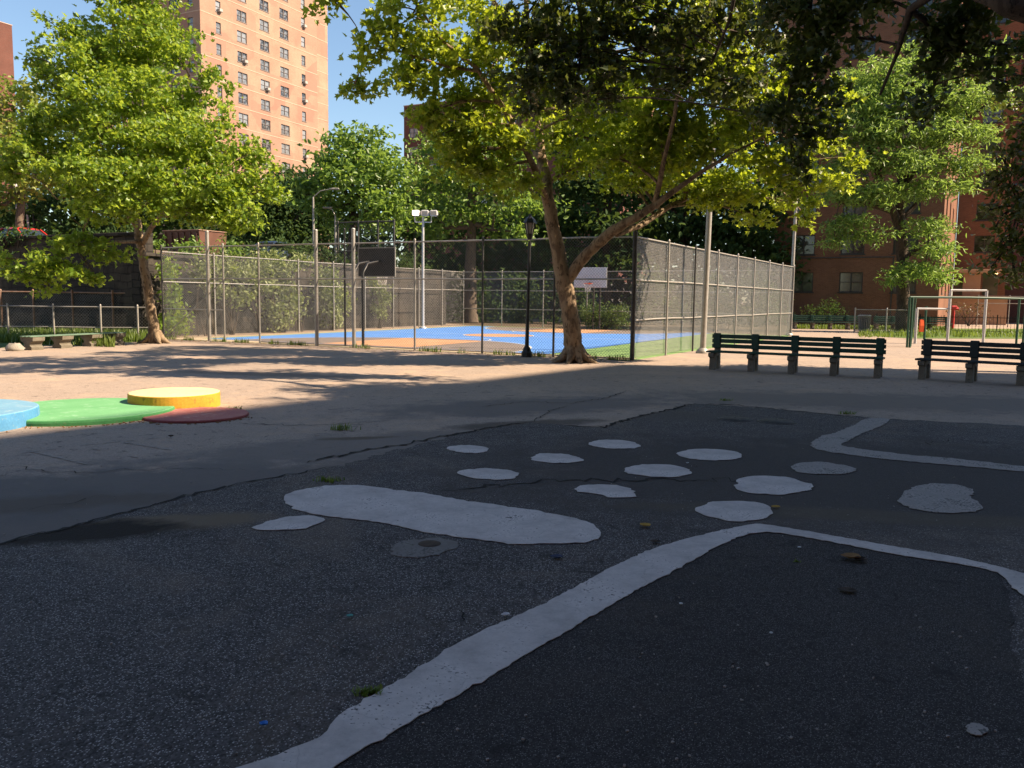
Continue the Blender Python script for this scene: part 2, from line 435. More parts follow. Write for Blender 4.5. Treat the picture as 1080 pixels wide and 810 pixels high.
def stone_wall():
    t = NT('dark_schist_wall'); co = t.coord()
    sep = t.n('ShaderNodeSeparateXYZ'); t.l(co, sep.inputs[0])
    cmb = t.n('ShaderNodeCombineXYZ')
    wob = t.math('MULTIPLY', t.noise(co, 1.2, 3), .5)
    t.l(t.math('ADD', t.math('ADD', sep.outputs[0], sep.outputs[1]), wob), cmb.inputs[0])
    t.l(t.math('ADD', sep.outputs[2], t.math('MULTIPLY', t.noise(co, .9, 2), .3)), cmb.inputs[1])
    b = t.n('ShaderNodeTexBrick', Scale=1.0); t.l(cmb.outputs[0], b.inputs['Vector'])
    b.inputs['Color1'].default_value = (.055, .048, .042, 1); b.inputs['Color2'].default_value = (.033, .03, .028, 1); b.inputs['Mortar'].default_value = (.02, .019, .018, 1)
    b.inputs['Brick Width'].default_value = .7; b.inputs['Row Height'].default_value = .28; b.inputs['Mortar Size'].default_value = .02
    n1 = t.noise(co, .5, 5, .7)
    col = t.mix(t.ramp(n1, [(.5, 0.0), (.68, .7)]), b.outputs['Color'], (.105, .088, .07))
    h = t.math('ADD', t.noise(co, 6, 5, .7), t.math('MULTIPLY', b.outputs['Fac'], -.6))
    return t.done(t.pbsdf(col, .95, 0, t.bump(h, .8, .04), .15))
M['stone_wall'] = stone_wall()

# ------------------------------------------------------------------ foliage
_half = np.array([(0, -.06), (.20, .02), (.52, .16), (.30, .30), (.40, .62), (.15, .56), (0, 1.0)])
LOBED = np.concatenate([_half, (_half * np.array([-1, 1]))[::-1]])          # two folded halves, 7 corners each
def leaf_cloud(pos, nrm, size, shape='lobed'):
    n = len(pos)
    nrm = nrm / (np.linalg.norm(nrm, axis=1, keepdims=True) + 1e-9)
    a = rng.normal(size=(n, 3)); t = np.cross(nrm, a); t /= np.linalg.norm(t, axis=1, keepdims=True) + 1e-9
    b = np.cross(nrm, t)
    if shape == 'lobed':
        xy = LOBED; fold = np.abs(xy[:, 0]) * .45 - (xy[:, 1] ** 2) * .18; k = 7
    elif shape == 'oval':
        h = np.array([(0, -.05), (.27, .25), (.24, .62), (0, 1.0)])
        xy = np.concatenate([h, (h * np.array([-1, 1]))[::-1]]); fold = np.abs(xy[:, 0]) * .5 - (xy[:, 1] ** 2) * .2; k = 4
    else:                                                                     # long narrow compound leaf
        h = np.array([(0, -.05), (.13, .2), (.12, .7), (0, 1.0)])
        xy = np.concatenate([h, (h * np.array([-1, 1]))[::-1]]); fold = np.abs(xy[:, 0]) * .4 - (xy[:, 1] ** 2) * .3; k = 4
    s = (size * rng.uniform(.65, 1.25, n))[:, None, None]
    vs = pos[:, None, :] + s * (xy[None, :, 0:1] * t[:, None, :] + xy[None, :, 1:2] * b[:, None, :] + fold[None, :, None] * nrm[:, None, :])
    return vs.reshape(-1, 3), k, len(xy)

def leaves_object(name, sprays, per, spread, size, mat, parent, off, shape='lobed', flat=.55, up=.9):
    sprays = np.array(sprays)
    n = len(sprays)
    cnt = rng.poisson(per, n)
    idx = np.repeat(np.arange(n), cnt)
    pos = sprays[idx] + rng.normal(size=(len(idx), 3)) * np.array([spread, spread, spread * flat])
    nrm = rng.normal(size=(len(idx), 3)) * .95 + np.array([0, 0, up])
    vs, k, nv = leaf_cloud(pos - np.array(off), nrm, size, shape)
    # each leaf keeps its two halves joined along the midrib
    m = len(idx)
    half = nv // 2
    base = (np.arange(m) * nv)[:, None]
    f1 = base + np.arange(half)[None, :]
    f2 = base + np.concatenate([[half - 1], np.arange(half + 1, nv - 1), [0]])[None, :]
    faces = np.concatenate([f1, f2], 1).ravel()
    return idx_mesh(name, vs, faces, half, mat, parent)

def clump_sprays(clumps, density):
    """spray centres spread through ellipsoid clumps, more of them toward the outside"""
    out = []; owner = []
    for ci, (c, r) in enumerate(clumps):
        r = np.array(r, float)
        n = max(3, int(density * (r[0] * r[1] * r[2]) ** (2 / 3.0)))
        d = rng.normal(size=(n, 3)); d /= np.linalg.norm(d, axis=1, keepdims=True)
        rad = rng.uniform(.12, 1.0, n) ** .55
        rad *= rng.uniform(.72, 1.08, n); rad[rng.random(n) < .07] *= 1.3
        out.append(np.array(c) + d * rad[:, None] * r); owner += [ci] * n
    return np.concatenate(out), np.array(owner)

def bend(a, b, k=5, sag=.08):
    a, b = np.array(a, float), np.array(b, float)
    L = np.linalg.norm(b - a)
    off = np.array([random.uniform(-1, 1), random.uniform(-1, 1), random.uniform(.2, 1)]) * L * sag
    return [a + (b - a) * t + off * math.sin(math.pi * t) for t in np.linspace(0, 1, k)]

def make_tree(name, label, base, trunk, limbs, clumps, bark, leaf, density, per, spread, size, shape='lobed', cat='tree', group=None,
              twig=.02, flat=.55, roots=0, up=.9, twigs=4):
    """trunk and limbs: lists of (point, radius); clumps: (centre, radii). trunk > one mesh with its limbs, crown > one mesh of leaves"""
    root = empty(name, tuple(base), label, cat, 0, group)
    mb = MB()
    nodes = []
    for li, line in enumerate([trunk] + limbs):
        pts = [np.array(p, float) for p, r in line]; rad = [r for p, r in line]
        # refine so that the line is not made of straight rods
        fp, fr = [], []
        for i in range(len(pts) - 1):
            for t in np.linspace(0, 1, 4, endpoint=False):
                q = pts[i] * (1 - t) + pts[i + 1] * t
                fp.append(q + (np.array([random.uniform(-1, 1) for _ in range(3)]) * rad[i] * .12 if (i or t) else 0)); fr.append(rad[i] * (1 - t) + rad[i + 1] * t)
        fp.append(pts[-1]); fr.append(rad[-1])
        mb.tube(fp, fr, 12 if li == 0 else 9, jitter=.05)
        nodes += list(zip(fp, fr)) if li else list(zip(fp, fr))[len(fp) // 2:]
    for k in range(roots):
        an = 2 * math.pi * (k + random.uniform(-.3, .3)) / roots
        r0 = trunk[0][1]
        d = np.array([math.cos(an), math.sin(an), 0])
        b0 = np.array(base, float)
        mb.tube([b0 + d * r0 * .3 + np.array([0, 0, r0 * 1.5]), b0 + d * r0 * .95 + np.array([0, 0, r0 * .55]), b0 + d * r0 * random.uniform(1.5, 1.9) + np.array([0, 0, r0 * .16]), b0 + d * r0 * random.uniform(2.1, 2.8) - np.array([0, 0, .05])],
                [r0 * .5, r0 * .42, r0 * .24, r0 * .06], 8, jitter=.1)
    npos = np.array([p for p, r in nodes])
    sprays, owner = clump_sprays(clumps, density)
    for ci, (c, r) in enumerate(clumps):
        c = np.array(c, float)
        dd = np.linalg.norm(npos - c, axis=1)
        i = int(np.argmin(dd + np.where(npos[:, 2] > c[2] + .3, 1.5, 0)))
        rr = min(nodes[i][1] * .6, .025 + .02 * max(r) * 1.4)
        br = bend(npos[i], c, 6, .10)
        mb.tube(br, list(np.linspace(rr, twig * .8, 6)), 6, cap=False)
        mine = sprays[owner == ci]
        for q in mine[rng.permutation(len(mine))[:int(twigs * max(r) + 2)]]:
            s0 = br[random.choice([2, 3, 4])]
            mb.tube(bend(s0, q, 4, .12), [twig * .7, twig * .55, twig * .4, twig * .2], 4, cap=False)
    mb.build('trunk', bark, root, base)
    leaves_object('crown', sprays, per, spread, size, leaf, root, base, shape, flat, up)
    return root

def shrub(name, label, base, clumps, leaf, density, per, spread, size, shape='oval', group=None, cat='shrub', flat=.8):
    root = empty(name, tuple(base), label, cat, 0, group)
    mb = MB()
    b = np.array(base, float)
    for c, r in clumps:
        c = np.array(c, float)
        for k in range(3):
            q = c + rng.normal(size=3) * np.array(r) * .35
            foot = b + np.array([random.uniform(-.1, .1), random.uniform(-.1, .1), 0])
            if np.linalg.norm((c - b)[:2]) > 1.2: foot = np.array([c[0], c[1], b[2]]) + rng.normal(size=3) * np.array([.15, .15, 0])
            mb.tube(bend(foot, q, 4, .1), [.03, .022, .015, .008], 5, cap=False)
    mb.build('stem', M['bark_dark'], root, base)
    sp, ow = clump_sprays(clumps, density)
    sp = sp[sp[:, 2] > b[2] + .03]
    leaves_object('foliage', sp, per, spread, size, leaf, root, base, shape, flat, .6)
    return root

def ragged(poly, step=.06, amp=.012, seed=1):
    """walk round a polygon adding small irregular steps to its edge"""
    rs = random.Random(seed)
    out = []
    n = len(poly)
    for i in range(n):
        a = np.array(poly[i][:2], float); b = np.array(poly[(i + 1) % n][:2], float)
        L = np.linalg.norm(b - a)
        k = max(1, int(L / step))
        nrm = np.array([-(b - a)[1], (b - a)[0]]) / (L + 1e-9)
        for j in range(k):
            o = rs.gauss(0, amp)
            if rs.random() < .06: o += rs.uniform(-2.5, 2.5) * amp
            out.append(a + (b - a) * (j / k) + nrm * o)
    return [tuple(p) for p in out]

def smooth_closed(poly, it=2):
    p = [np.array(q[:2], float) for q in poly]
    for _ in range(it):
        q = []
        for i in range(len(p)):
            a, b = p[i], p[(i + 1) % len(p)]
            q += [a * .75 + b * .25, a * .25 + b * .75]
        p = q
    return [tuple(q) for q in p]
# ================================================================== GROUND
def structure(name, mb, mat):
    o = mb.build(name, mat); return tag(o, kind='structure')

g = MB()
nx = 24
xs = [-900, -300, -120, -60, -30, -12, 0, 12, 30, 60, 120, 300, 900]; ys = [-300, -60, -20, -5, 5, 15, 25, 35, 60, 120, 300, 900, 1800]
vs = [(x, y, 0) for y in ys for x in xs]
fs = [(j * len(xs) + i, j * len(xs) + i + 1, (j + 1) * len(xs) + i + 1, (j + 1) * len(xs) + i) for j in range(len(ys) - 1) for i in range(len(xs) - 1)]
g.add(vs, fs)
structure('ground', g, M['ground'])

# darker resurfaced half of the yard, its edge follows the open joint in the asphalt
joint = [(-140, 612), (0, 574), (110, 547), (185, 526), (251, 511), (357, 492), (420, 474), (487, 457), (560, 446), (600, 449), (637, 451), (660, 443), (690, 436), (733, 426), (800, 430), (893, 439), (940, 442), (1080, 449), (1300, 462)]
edge = []
for i in range(len(joint) - 1):
    for t in np.linspace(0, 1, 14, endpoint=False):
        q = G(joint[i][0] * (1 - t) + joint[i + 1][0] * t, joint[i][1] * (1 - t) + joint[i + 1][1] * t)
        edge.append((q[0] + random.gauss(0, .022), q[1] + random.gauss(0, .03)))
o = MB(); o.sheet(edge + [(11, 9), (12, -2), (-9, -2)], .004)
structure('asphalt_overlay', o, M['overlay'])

# open cracks: narrow dark ribbons with crumbling edges
def crack(mb, pts, w, z=.008, seed=3, wob=.035):
    rs = random.Random(seed)
    line = []
    for i in range(len(pts) - 1):
        a, b = G(*pts[i]), G(*pts[i + 1])
        k = max(3, int(np.linalg.norm(b - a) / .07))
        for j in range(k):
            q = a + (b - a) * j / k
            line.append(q[:2] + np.array([rs.gauss(0, wob * .5), rs.gauss(0, wob)]))
    line.append(G(*pts[-1])[:2])
    L = []; Rr = []
    for i, p in enumerate(line):
        t = line[min(i + 1, len(line) - 1)] - line[max(i - 1, 0)]
        n = np.array([-t[1], t[0]]) / (np.linalg.norm(t) + 1e-9)
        ww = w * rs.uniform(.25, 1.2) * (1 if 2 < i < len(line) - 3 else .3)
        L.append((p[0] + n[0] * ww, p[1] + n[1] * ww, z)); Rr.append((p[0] - n[0] * ww, p[1] - n[1] * ww, z))
    m = len(L)
    mb.add(L + Rr, [(i, m + i, m + i + 1, i + 1) for i in range(m - 1)])
c = MB()
crack(c, [(-60, 592), (0, 574), (60, 560), (110, 547), (185, 526), (251, 511), (300, 502), (357, 492)], .02, seed=1)
crack(c, [(320, 488), (360, 480), (420, 470), (487, 457), (530, 449), (560, 446)], .03, seed=2)
crack(c, [(590, 449), (637, 451), (655, 444), (690, 436), (733, 426)], .04, seed=4)
crack(c, [(733, 426), (770, 427), (800, 430), (850, 435), (893, 439), (930, 441)], .03, seed=5)
crack(c, [(0, 490), (40, 497), (90, 499), (170, 494), (260, 497)], .006, seed=6)
crack(c, [(470, 519), (540, 511), (600, 507), (680, 507), (790, 505), (860, 509)], .018, seed=7, wob=.06)
crack(c, [(500, 430), (560, 424), (600, 426), (640, 420), (660, 413)], .012, seed=8)
crack(c, [(470, 659), (490, 655), (487, 645), (493, 638)], .006, seed=9, wob=.012)
crack(c, [(560, 446), (580, 434), (600, 428)], .012, seed=10)
crack(c, [(240, 447), (330, 449), (420, 444)], .010, seed=13)
crack(c, [(0, 540), (70, 533), (110, 522)], .005, seed=14)
crack(c, [(955, 470), (1010, 464), (1080, 470)], .010, seed=15)
structure('asphalt_cracks', c, M['crack'])

# fresh fine asphalt inside the painted outline
fine = [(265, 812), (350, 790), (400, 783), (440, 758), (480, 736), (520, 713), (600, 666), (680, 618), (720, 598), (765, 571), (800, 561), (850, 566), (950, 587), (1020, 597), (1052, 604), (1062, 625), (1068, 650), (1064, 670), (1075, 720), (1120, 800), (1130, 960), (700, 1250), (120, 1050), (180, 880)]
o = MB(); o.sheet(ragged([G(*p) for p in fine], .08, .008, 4), .008)
structure('fine_asphalt_infill', o, M['fine'])

# faint old court lines worn nearly off the far yard
def stroke(mb, pts, w, z, seed=1):
    rs = random.Random(seed)
    for i in range(len(pts) - 1):
        a, b = G(*pts[i]), G(*pts[i + 1]); t = (b - a) / np.linalg.norm(b - a); n = np.array([-t[1], t[0], 0]) * w
        k = int(np.linalg.norm(b - a) / .25) + 1
        for j in range(k):
            if rs.random() < .3: continue
            p, q = a + (b - a) * (j / k), a + (b - a) * ((j + rs.uniform(.5, .95)) / k)
            mb.add([p - n + (0, 0, z), q - n * rs.uniform(.5, 1) + (0, 0, z), q + n + (0, 0, z), p + n * rs.uniform(.5, 1) + (0, 0, z)], [(0, 1, 2, 3)])
o = MB()
stroke(o, [(0, 481), (85, 470), (175, 461)], .012, .006, 1); stroke(o, [(30, 476), (95, 491)], .012, .0065, 2); stroke(o, [(85, 471), (150, 484)], .012, .007, 3)
stroke(o, [(130, 467), (200, 478)], .012, .0075, 5)
structure('worn_game_lines', o, worn('worn_line_paint', (.38, .33, .29), (.27, .235, .2), 9, .9))

# ================================================================== PAINTED MARKS
def mark(label, poly, z, mat, name='painted_spot', cat='painted spot', group='white painted spots on the asphalt', amp=.007, seed=1, step=.04):
    pts = [G(*p) for p in poly]
    if name != 'painted_spot': pts = smooth_closed(pts, 1)
    cx = sum(p[0] for p in pts) / len(pts); cy = sum(p[1] for p in pts) / len(pts)
    rp = ragged([(p[0] - cx, p[1] - cy) for p in pts], step, amp, seed)
    mb = MB(); mb.prism(rp, 0.0, .0035)
    ob = mb.build(name, mat); ob.location = (cx, cy, z)
    return tag(ob, label, cat, group)
def oval(cx, cy, w, h, seed, irr=.05, rot=0.0):
    rs = random.Random(seed)
    ph = [rs.uniform(0, 6.28) for _ in range(4)]
    out = []
    for k in range(40):
        a = 2 * math.pi * k / 40
        r = 1 + irr * (math.sin(2 * a + ph[0]) * .6 + math.sin(3 * a + ph[1]) + .7 * math.sin(5 * a + ph[2]) + .5 * math.sin(8 * a + ph[3]))
        x, y = w / 2 * r * math.cos(a), h / 2 * r * math.sin(a)
        out.append((cx + x * math.cos(rot) - y * math.sin(rot), cy + x * math.sin(rot) + y * math.cos(rot)))
    return out
spots = [
    ((494, 474.5, 44, 8), 'smallest clean white spot, farthest toward the blue court', 'paint', .03),
    ((516, 501, 62, 12), 'white spot just above the long painted bar, whole edge', 'paint', .04),
    ((587, 484.5, 54, 10), 'grey-white spot between the two small ovals, above the chipped one', 'paint', .05),
    ((648, 469.5, 54, 9), 'far white spot closest to the bend in the asphalt crack', 'paint', .03),
    ((694, 497.5, 72, 13), 'smooth white spot in the middle of the spot field', 'paint', .03),
    ((749, 480.5, 68, 12), 'white spot in the back row nearest to the kinked white line', 'paint', .03),
    ((814, 513, 84, 19), 'big worn white spot with its tail rubbed off', 'paint', .05),
    ((776, 540, 82, 21), 'large pale spot right behind the bend of the long outline', 'paint', .045),
    ((867, 495, 66, 13), 'dull spot beneath the kinked white line', 'paint_worn', .05),
]
for k, ((cx, cy, w, h), lab, mt, irr) in enumerate(spots):
    mark(lab, oval(cx, cy, w, h, 20 + k, irr, R(2)), .0085, M[mt], seed=k)
mark('chipped white spot with a jagged lower edge and grey worn patch',
     [(606, 517), (612, 513.5), (630, 512), (650, 513), (664, 516.5), (670, 521), (671, 525), (660, 526), (648, 525.5), (641, 526), (636, 523), (620, 521), (610, 520)], .0085, M['paint'], seed=31)
mark('flattened white spot left of the bar with straight cut sides',
     [(266, 558), (280, 552), (300, 547), (325, 545), (338, 546.5), (343, 550), (335, 554), (322, 559), (300, 560), (285, 561), (272, 560)], .0085, M['paint'], seed=32)
mark('large double spot of two overlapping discs, brown stained',
     [(947, 528), (953, 520), (966, 514), (985, 511), (1008, 512), (1025, 517), (1026, 522), (1024, 526), (1031, 531), (1037, 537), (1028, 541), (1005, 542.5), (980, 541), (960, 537), (950, 533)], .0085, M['paint_worn'], seed=33)
mark('tiny pale scuffed spot on the fine asphalt corner', oval(1030, 773, 24, 12, 77, .05, R(8)), .013, M['paint_worn'], seed=34, step=.015, amp=.002)
mark('long white painted bar with rounded ends', [(298, 526), (303, 522), (312, 518.5), (340, 514), (372, 512.5), (390, 514), (420, 518), (445, 521), (470, 525.5), (495, 530), (520, 533), (570, 541), (615, 549), (632, 558), (635, 565), (628, 571), (600, 575), (575, 574.5), (550, 576), (500, 570), (470, 566), (440, 561), (420, 556), (400, 552), (375, 549), (350, 547), (318, 541), (303, 534)],
     .0085, M['paint'], 'painted_bar', 'painted bar', 'white painted figures on the asphalt', .008, 41)
mark('short kinked white line ending at the crack', [(912, 442), (937, 441.5), (938, 446), (927, 451), (905, 460), (885, 470), (893, 472.5), (950, 480), (1000, 484), (1080, 493), (1150, 500), (1150, 506), (1080, 498.5), (1000, 491), (940, 486), (900, 481), (862, 475.5), (853, 470), (862, 462), (885, 456), (905, 447)],
     .0085, M['paint_worn'], 'painted_line', 'painted line', 'white painted figures on the asphalt', .010, 42)
mark('broad white outline running diagonally through the near asphalt', [(230, 822), (265, 809), (300, 797), (330, 785), (349, 772), (350, 762), (372, 748), (420, 722), (460, 695), (500, 672), (560, 646), (600, 626), (660, 592), (700, 577), (740, 566), (785, 556), (800, 554), (850, 562), (900, 571), (950, 580), (1000, 588), (1050, 599), (1085, 609), (1140, 622), (1140, 655), (1080, 632), (1068, 622), (1055, 606), (1020, 598), (950, 588), (880, 574), (830, 565), (800, 562), (765, 573), (720, 600), (680, 620), (650, 637), (600, 668), (560, 690), (520, 715), (480, 738), (440, 760), (400, 785), (370, 800), (350, 815), (320, 835), (250, 850)],
     .0125, M['paint'], 'painted_line', 'painted line', 'white painted figures on the asphalt', .0045, 43, .03)

# iron covers and the worn sump patch
def cover(px, py, r, label, mat='dark_steel', name='manhole_cover'):
    q = G(px, py); root = empty(name, (q[0], q[1], .004), label, 'manhole cover', 0, 'iron covers in the asphalt')
    m = MB(); m.lathe([(r * 1.15, 0), (r * 1.15, .006), (r, .007), (r, .004), (0.001, .004)], n=28); m.build('rim', M['rust'] if mat == 'rust' else M['dark_steel'], root)
    m = MB(); m.lathe([(r * .97, .004), (r * .97, .010), (.001, .011)], n=28)
    for k in range(5):
        a = k * 1.256; m.box((r * .55 * math.cos(a), r * .55 * math.sin(a), .011), (r * .4, r * .12, .004), rz=a)
    m.build('lid', M[mat], root)
cover(775, 442.5, .21, 'plain black iron cover left of its pair by the crack')
cover(819, 445, .23, 'iron cover with a raised lid, right of its pair')
q = G(447, 579)
root = empty('drain_patch', (q[0], q[1], .004), 'grey cement patch with a dark drain hole below the painted bar', 'drain', 0)
M['rust_dark'] = worn('dark_wet_rust', (.05, .035, .025), (.09, .06, .04), 25, .8)
m = MB(); m.prism(ragged([(p[0] - q[0], p[1] - q[1]) for p in [G(*z) for z in oval(447, 579, 70, 20, 9, .05, R(-4))]], .04, .008, 2), 0, .006); m.build('cement_collar', M['paint_dim'], root)
q2 = G(453, 575) - q
m = MB(); m.lathe([(.075, .006), (.072, .0085), (.03, .0075), (.001, .0070)], (q2[0], q2[1], 0), 20); m.build('drain_hole', M['rust_dark'], root)

# ================================================================== PLAY DISCS
def disc(cx, cy, r, h, mat, label, seed):
    prof = [(r - .03, .002), (r - .006, h - .010), (r - .010, h - .004), (r - .02, h), (r * .5, h + .003), (.001, h + .004)]
    m = MB(); m.lathe(prof, n=72, smooth=False)
    rs = random.Random(seed)
    m.v = [(x * (1 + .006 * math.sin(5 * math.atan2(y, x) + seed)), y * (1 + .006 * math.sin(4 * math.atan2(y, x))), z) for x, y, z in m.v]
    ob = m.build('stepping_disc', M[mat]); ob.location = (cx, cy, 0)
    for p in ob.data.polygons: p.use_smooth = False
    sd_ = MB(); vv = [(q * (1 + .003 * math.sin(k * 1.7)), z) for k, (q, z) in enumerate([(r, 0), (r, h * .5), (r, h - .014), (r - .006, h - .006)])]
    n_ = 72; vs = [(q * math.cos(6.28318 * k / n_), q * math.sin(6.28318 * k / n_), z) for q, z in vv for k in range(n_)]
    vs = [(x * (1 + .006 * math.sin(5 * math.atan2(y, x) + seed)), y * (1 + .006 * math.sin(4 * math.atan2(y, x))), z) for x, y, z in vs]
    sd_.add(vs, [(i * n_ + k, i * n_ + (k + 1) % n_, (i + 1) * n_ + (k + 1) % n_, (i + 1) * n_ + k) for i in range(3) for k in range(n_)])
    sd_.build('painted_side', M[mat.replace('disc', 'side')], ob)
    return tag(ob, label, 'play disc', 'painted concrete stepping discs')
disc(-5.74, 11.05, 1.15, .075, 'green_disc', 'low wide green concrete disc between the blue and yellow ones', 1)
disc(-4.86, 11.95, .62, .205, 'yellow_disc', 'tall yellow round concrete disc standing highest', 2)
disc(-4.18, 10.95, .67, .035, 'red_disc', 'flat dull red disc lying in front of the yellow one', 3)
disc(-6.90, 9.90, 1.08, .195, 'blue_disc', 'thick pale blue disc with leaf shade on its rim', 4)
# dry crumbs along the disc edges
m = MB()
for k in range(260):
    cx, cy, r = random.choice([(-5.74, 11.05, 1.17), (-5.74, 11.05, 1.2), (-4.18, 10.95, .7), (-6.88, 9.95, 1.12)])
    a = random.uniform(math.pi * 1.02, math.pi * 1.98); rr = r + abs(random.gauss(0, .05))
    s = random.uniform(.008, .025); x, y = cx + rr * math.cos(a), cy + rr * math.sin(a)
    m.box((x, y, s * .3), (s, s * .7, s * .5), rz=random.uniform(0, 3))
tag(m.build('leaf_crumbs', M['litter_tan']), kind='stuff')

# ================================================================== COURT
A = np.array([-12.6, 30.2, 0]); B = np.array([3.2, 22.2, 0]); C = np.array([13.3, 40.0, 0]); D = np.array([-2.95, 49.4, 0])
def CT(s, t): return A + U * s + V * t
def csheet(name, poly, z, mat, parent):
    m = MB(); m.sheet([CT(*p) for p in poly], z); return m.build(name, mat, parent)
def circ(s, t, r, a0=0, a1=360, n=40): return [(s + r * math.cos(R(a0 + (a1 - a0) * k / n)), t + r * math.sin(R(a0 + (a1 - a0) * k / n))) for k in range(n + 1)]
def ringpoly(s, t, r, w, a0, a1): return circ(s, t, r, a0, a1) + circ(s, t, r - w, a0, a1)[::-1]
m = MB(); m.sheet([A, B, C, D], .004); court = structure('court_surface', m, M['court_green'])
csheet('tan_margin', [(0, .05), (17.6, .05), (17.6, .9), (.9, .9), (.9, 21.3), (0, 21.3)][:4] + [(.9, 21.3), (0, 21.3)], .007, M['court_tan'], court)
csheet('blue_field', [(1.2, .9), (14.85, .9), (14.85, 20.6), (1.2, 20.6)], .012, M['court_blue'], court)
for (ct, s) in ((.95, 1), (20.55, -1)):
    a0 = 0 if s > 0 else 180
    csheet('grey_arc', circ(8.2, ct, 5.5, a0, a0 + 180), .016, M['court_grey'], court)
    csheet('painted_lane', [(6.4, ct), (10.0, ct), (10.0, ct + s * 5.0), (6.4, ct + s * 5.0)], .020, M['court_orange'], court)
    csheet('white_line', ringpoly(8.2, ct, 5.5, .07, a0, a0 + 180), .024, M['court_line'], court)
    csheet('white_line', ringpoly(8.2, ct + s * 5.0, 1.8, .07, a0, a0 + 180), .028, M['court_line'], court)
csheet('center_circle', circ(8.0, 10.75, 1.55), .016, M['court_orange'], court)
csheet('white_line', ringpoly(8.0, 10.75, 1.55, .06, 0, 360)[:-1], .020, M['court_line'], court)
csheet('white_line', [(1.2, 10.70), (6.4, 10.70), (6.4, 10.77), (1.2, 10.77)], .016, M['court_line'], court)
csheet('white_line', [(9.6, 10.70), (14.85, 10.70), (14.85, 10.77), (9.6, 10.77)], .016, M['court_line'], court)
for o_ in list(court.children): tag(o_, kind='structure')

# ------------------------------------------------------------------ chain link
def wire_sheet(L, z0, z1, pitch, r):
    """crossing diagonal wires of one fence panel in the local x-z plane"""
    H = z1 - z0; vs = []; fs = []
    for fam in (1, -1):
        k = -H
        while k < L:
            x0, x1 = k, k + H; a, b = 0.0, 1.0
            if x0 < 0: a = -x0 / H
            if x1 > L: b = (L - x0) / H
            if b - a > .02:
                p = np.array([x0 + H * a, 0, z0 + H * a]); q = np.array([x0 + H * b, 0, z0 + H * b])
                if fam < 0: p[2], q[2] = z0 + z1 - p[2], z0 + z1 - q[2]
                n = len(vs); yo = .002 * fam
                sl = .7071 * r
                for e in (p, q): vs += [(e[0] - sl, yo - r * .5, e[2] + sl * fam), (e[0] + sl, yo - r * .5, e[2] - sl * fam), (e[0], yo + r * .8, e[2])]
                fs += [(n, n + 1, n + 4, n + 3), (n + 1, n + 2, n + 5, n + 4), (n + 2, n, n + 3, n + 5)]
            k += pitch
    return vs, fs
def run(P0, P1, H, posts, rails, label, pitch=.085, r=.0027, post_r=.032, post_mat='steel', rail_mat='steel', rail_r=.022, tall=(), dark=(), mesh=True, name='chain_link_fence', mesh_z0=.06, group=None, rust=(), wire='wire'):
    P0 = np.array(P0, float); P1 = np.array(P1, float); d = P1 - P0; L = float(np.hypot(d[0], d[1])); an = math.atan2(d[1], d[0])
    root = empty(name, tuple(P0), label, 'fence', an, group)
    for x in posts:
        tt = x in tall
        h = H + (tall[x] if tt else .05)
        rr = post_r * (1.9 if tt else 1)
        m = MB(); m.tube([(x, -.03, -.1), (x, -.03, h)], rr, 10); m.lathe([(rr * 1.12, h), (rr * 1.1, h + .02), (rr * .5, h + .05)], (x, -.03, 0), 10)
        ob = m.build('post', M['dark_steel'] if x in dark else (M['rust'] if x in rust else M[post_mat]), root)
    for z, x0, x1 in rails:
        m = MB(); n = max(2, int((x1 - x0) / 1.5)); m.tube([(x0 + (x1 - x0) * k / n, .0, z + random.gauss(0, .006)) for k in range(n + 1)], rail_r, 8); m.build('rail', M[rail_mat], root)
    if mesh:
        vs, fs = wire_sheet(L, mesh_z0, H - .01, pitch, r)
        m = MB(); m.add([(x, y + .036, z) for x, y, z in vs], fs); m.build('wire_mesh', M[wire], root)
    return root
LAB = float(np.linalg.norm(B - A))
def along(px):                                   # where a sight line crosses the front fence
    d = ray(px, 370); k = d[0] / d[1]
    w = (B - A) / LAB
    return float((k * A[1] - A[0]) / (w[0] - k * w[1]))
fp = {p: along(p) for p in (222, 238, 275, 335, 374, 438, 509, 584)}
H = 3.26
fr = run(A, B, H, [0.0] + list(fp.values()) + [LAB], [(H, 0, LAB), (2.15, 0, LAB), (1.08, 0, fp[238])],
         'long front chain link fence of the ball court with a braced gate', tall={fp[222]: .5, fp[335]: .42, fp[374]: .42, LAB: .1}, dark=(fp[584], fp[509], LAB, 0.0))
m = MB(); m.tube([(.08, -.03, .12), (fp[238], -.03, 2.1)], .018, 8); m.build('gate_brace', M['steel'], fr)
m = MB(); m.tube([(fp[275], -.02, .05), (LAB, -.02, .05)], .012, 6); m.build('tension_wire', M['dark_steel'], fr)
LBC = float(np.linalg.norm(C - B))
bx = [LBC * k / 8 for k in range(9)]
run(B, C, H, bx[1:], [(H, 0, LBC), (2.15, 0, LBC), (1.08, 0, LBC)], 'tall side fence of the court receding past the grey poles', r=.0048, wire='wire_bright', rail_mat='steel', post_mat='steel', dark=(bx[2],))
LAD = float(np.linalg.norm(D - A))
ax = [LAD * k / 9 for k in range(1, 10)]
run(A, D, H - .15, ax, [(H - .15, 0, LAD), (2.05, 0, LAD)], 'far left court fence standing before the vine grown wall', post_mat='steel')
LDC = float(np.linalg.norm(C - D))
run(D, C, H - .15, [LDC * k / 7 for k in range(1, 7)], [(H - .15, 0, LDC), (2.05, 0, LDC), (1.0, 0, LDC)], 'back court fence behind the white backboard and hedge', post_mat='steel')

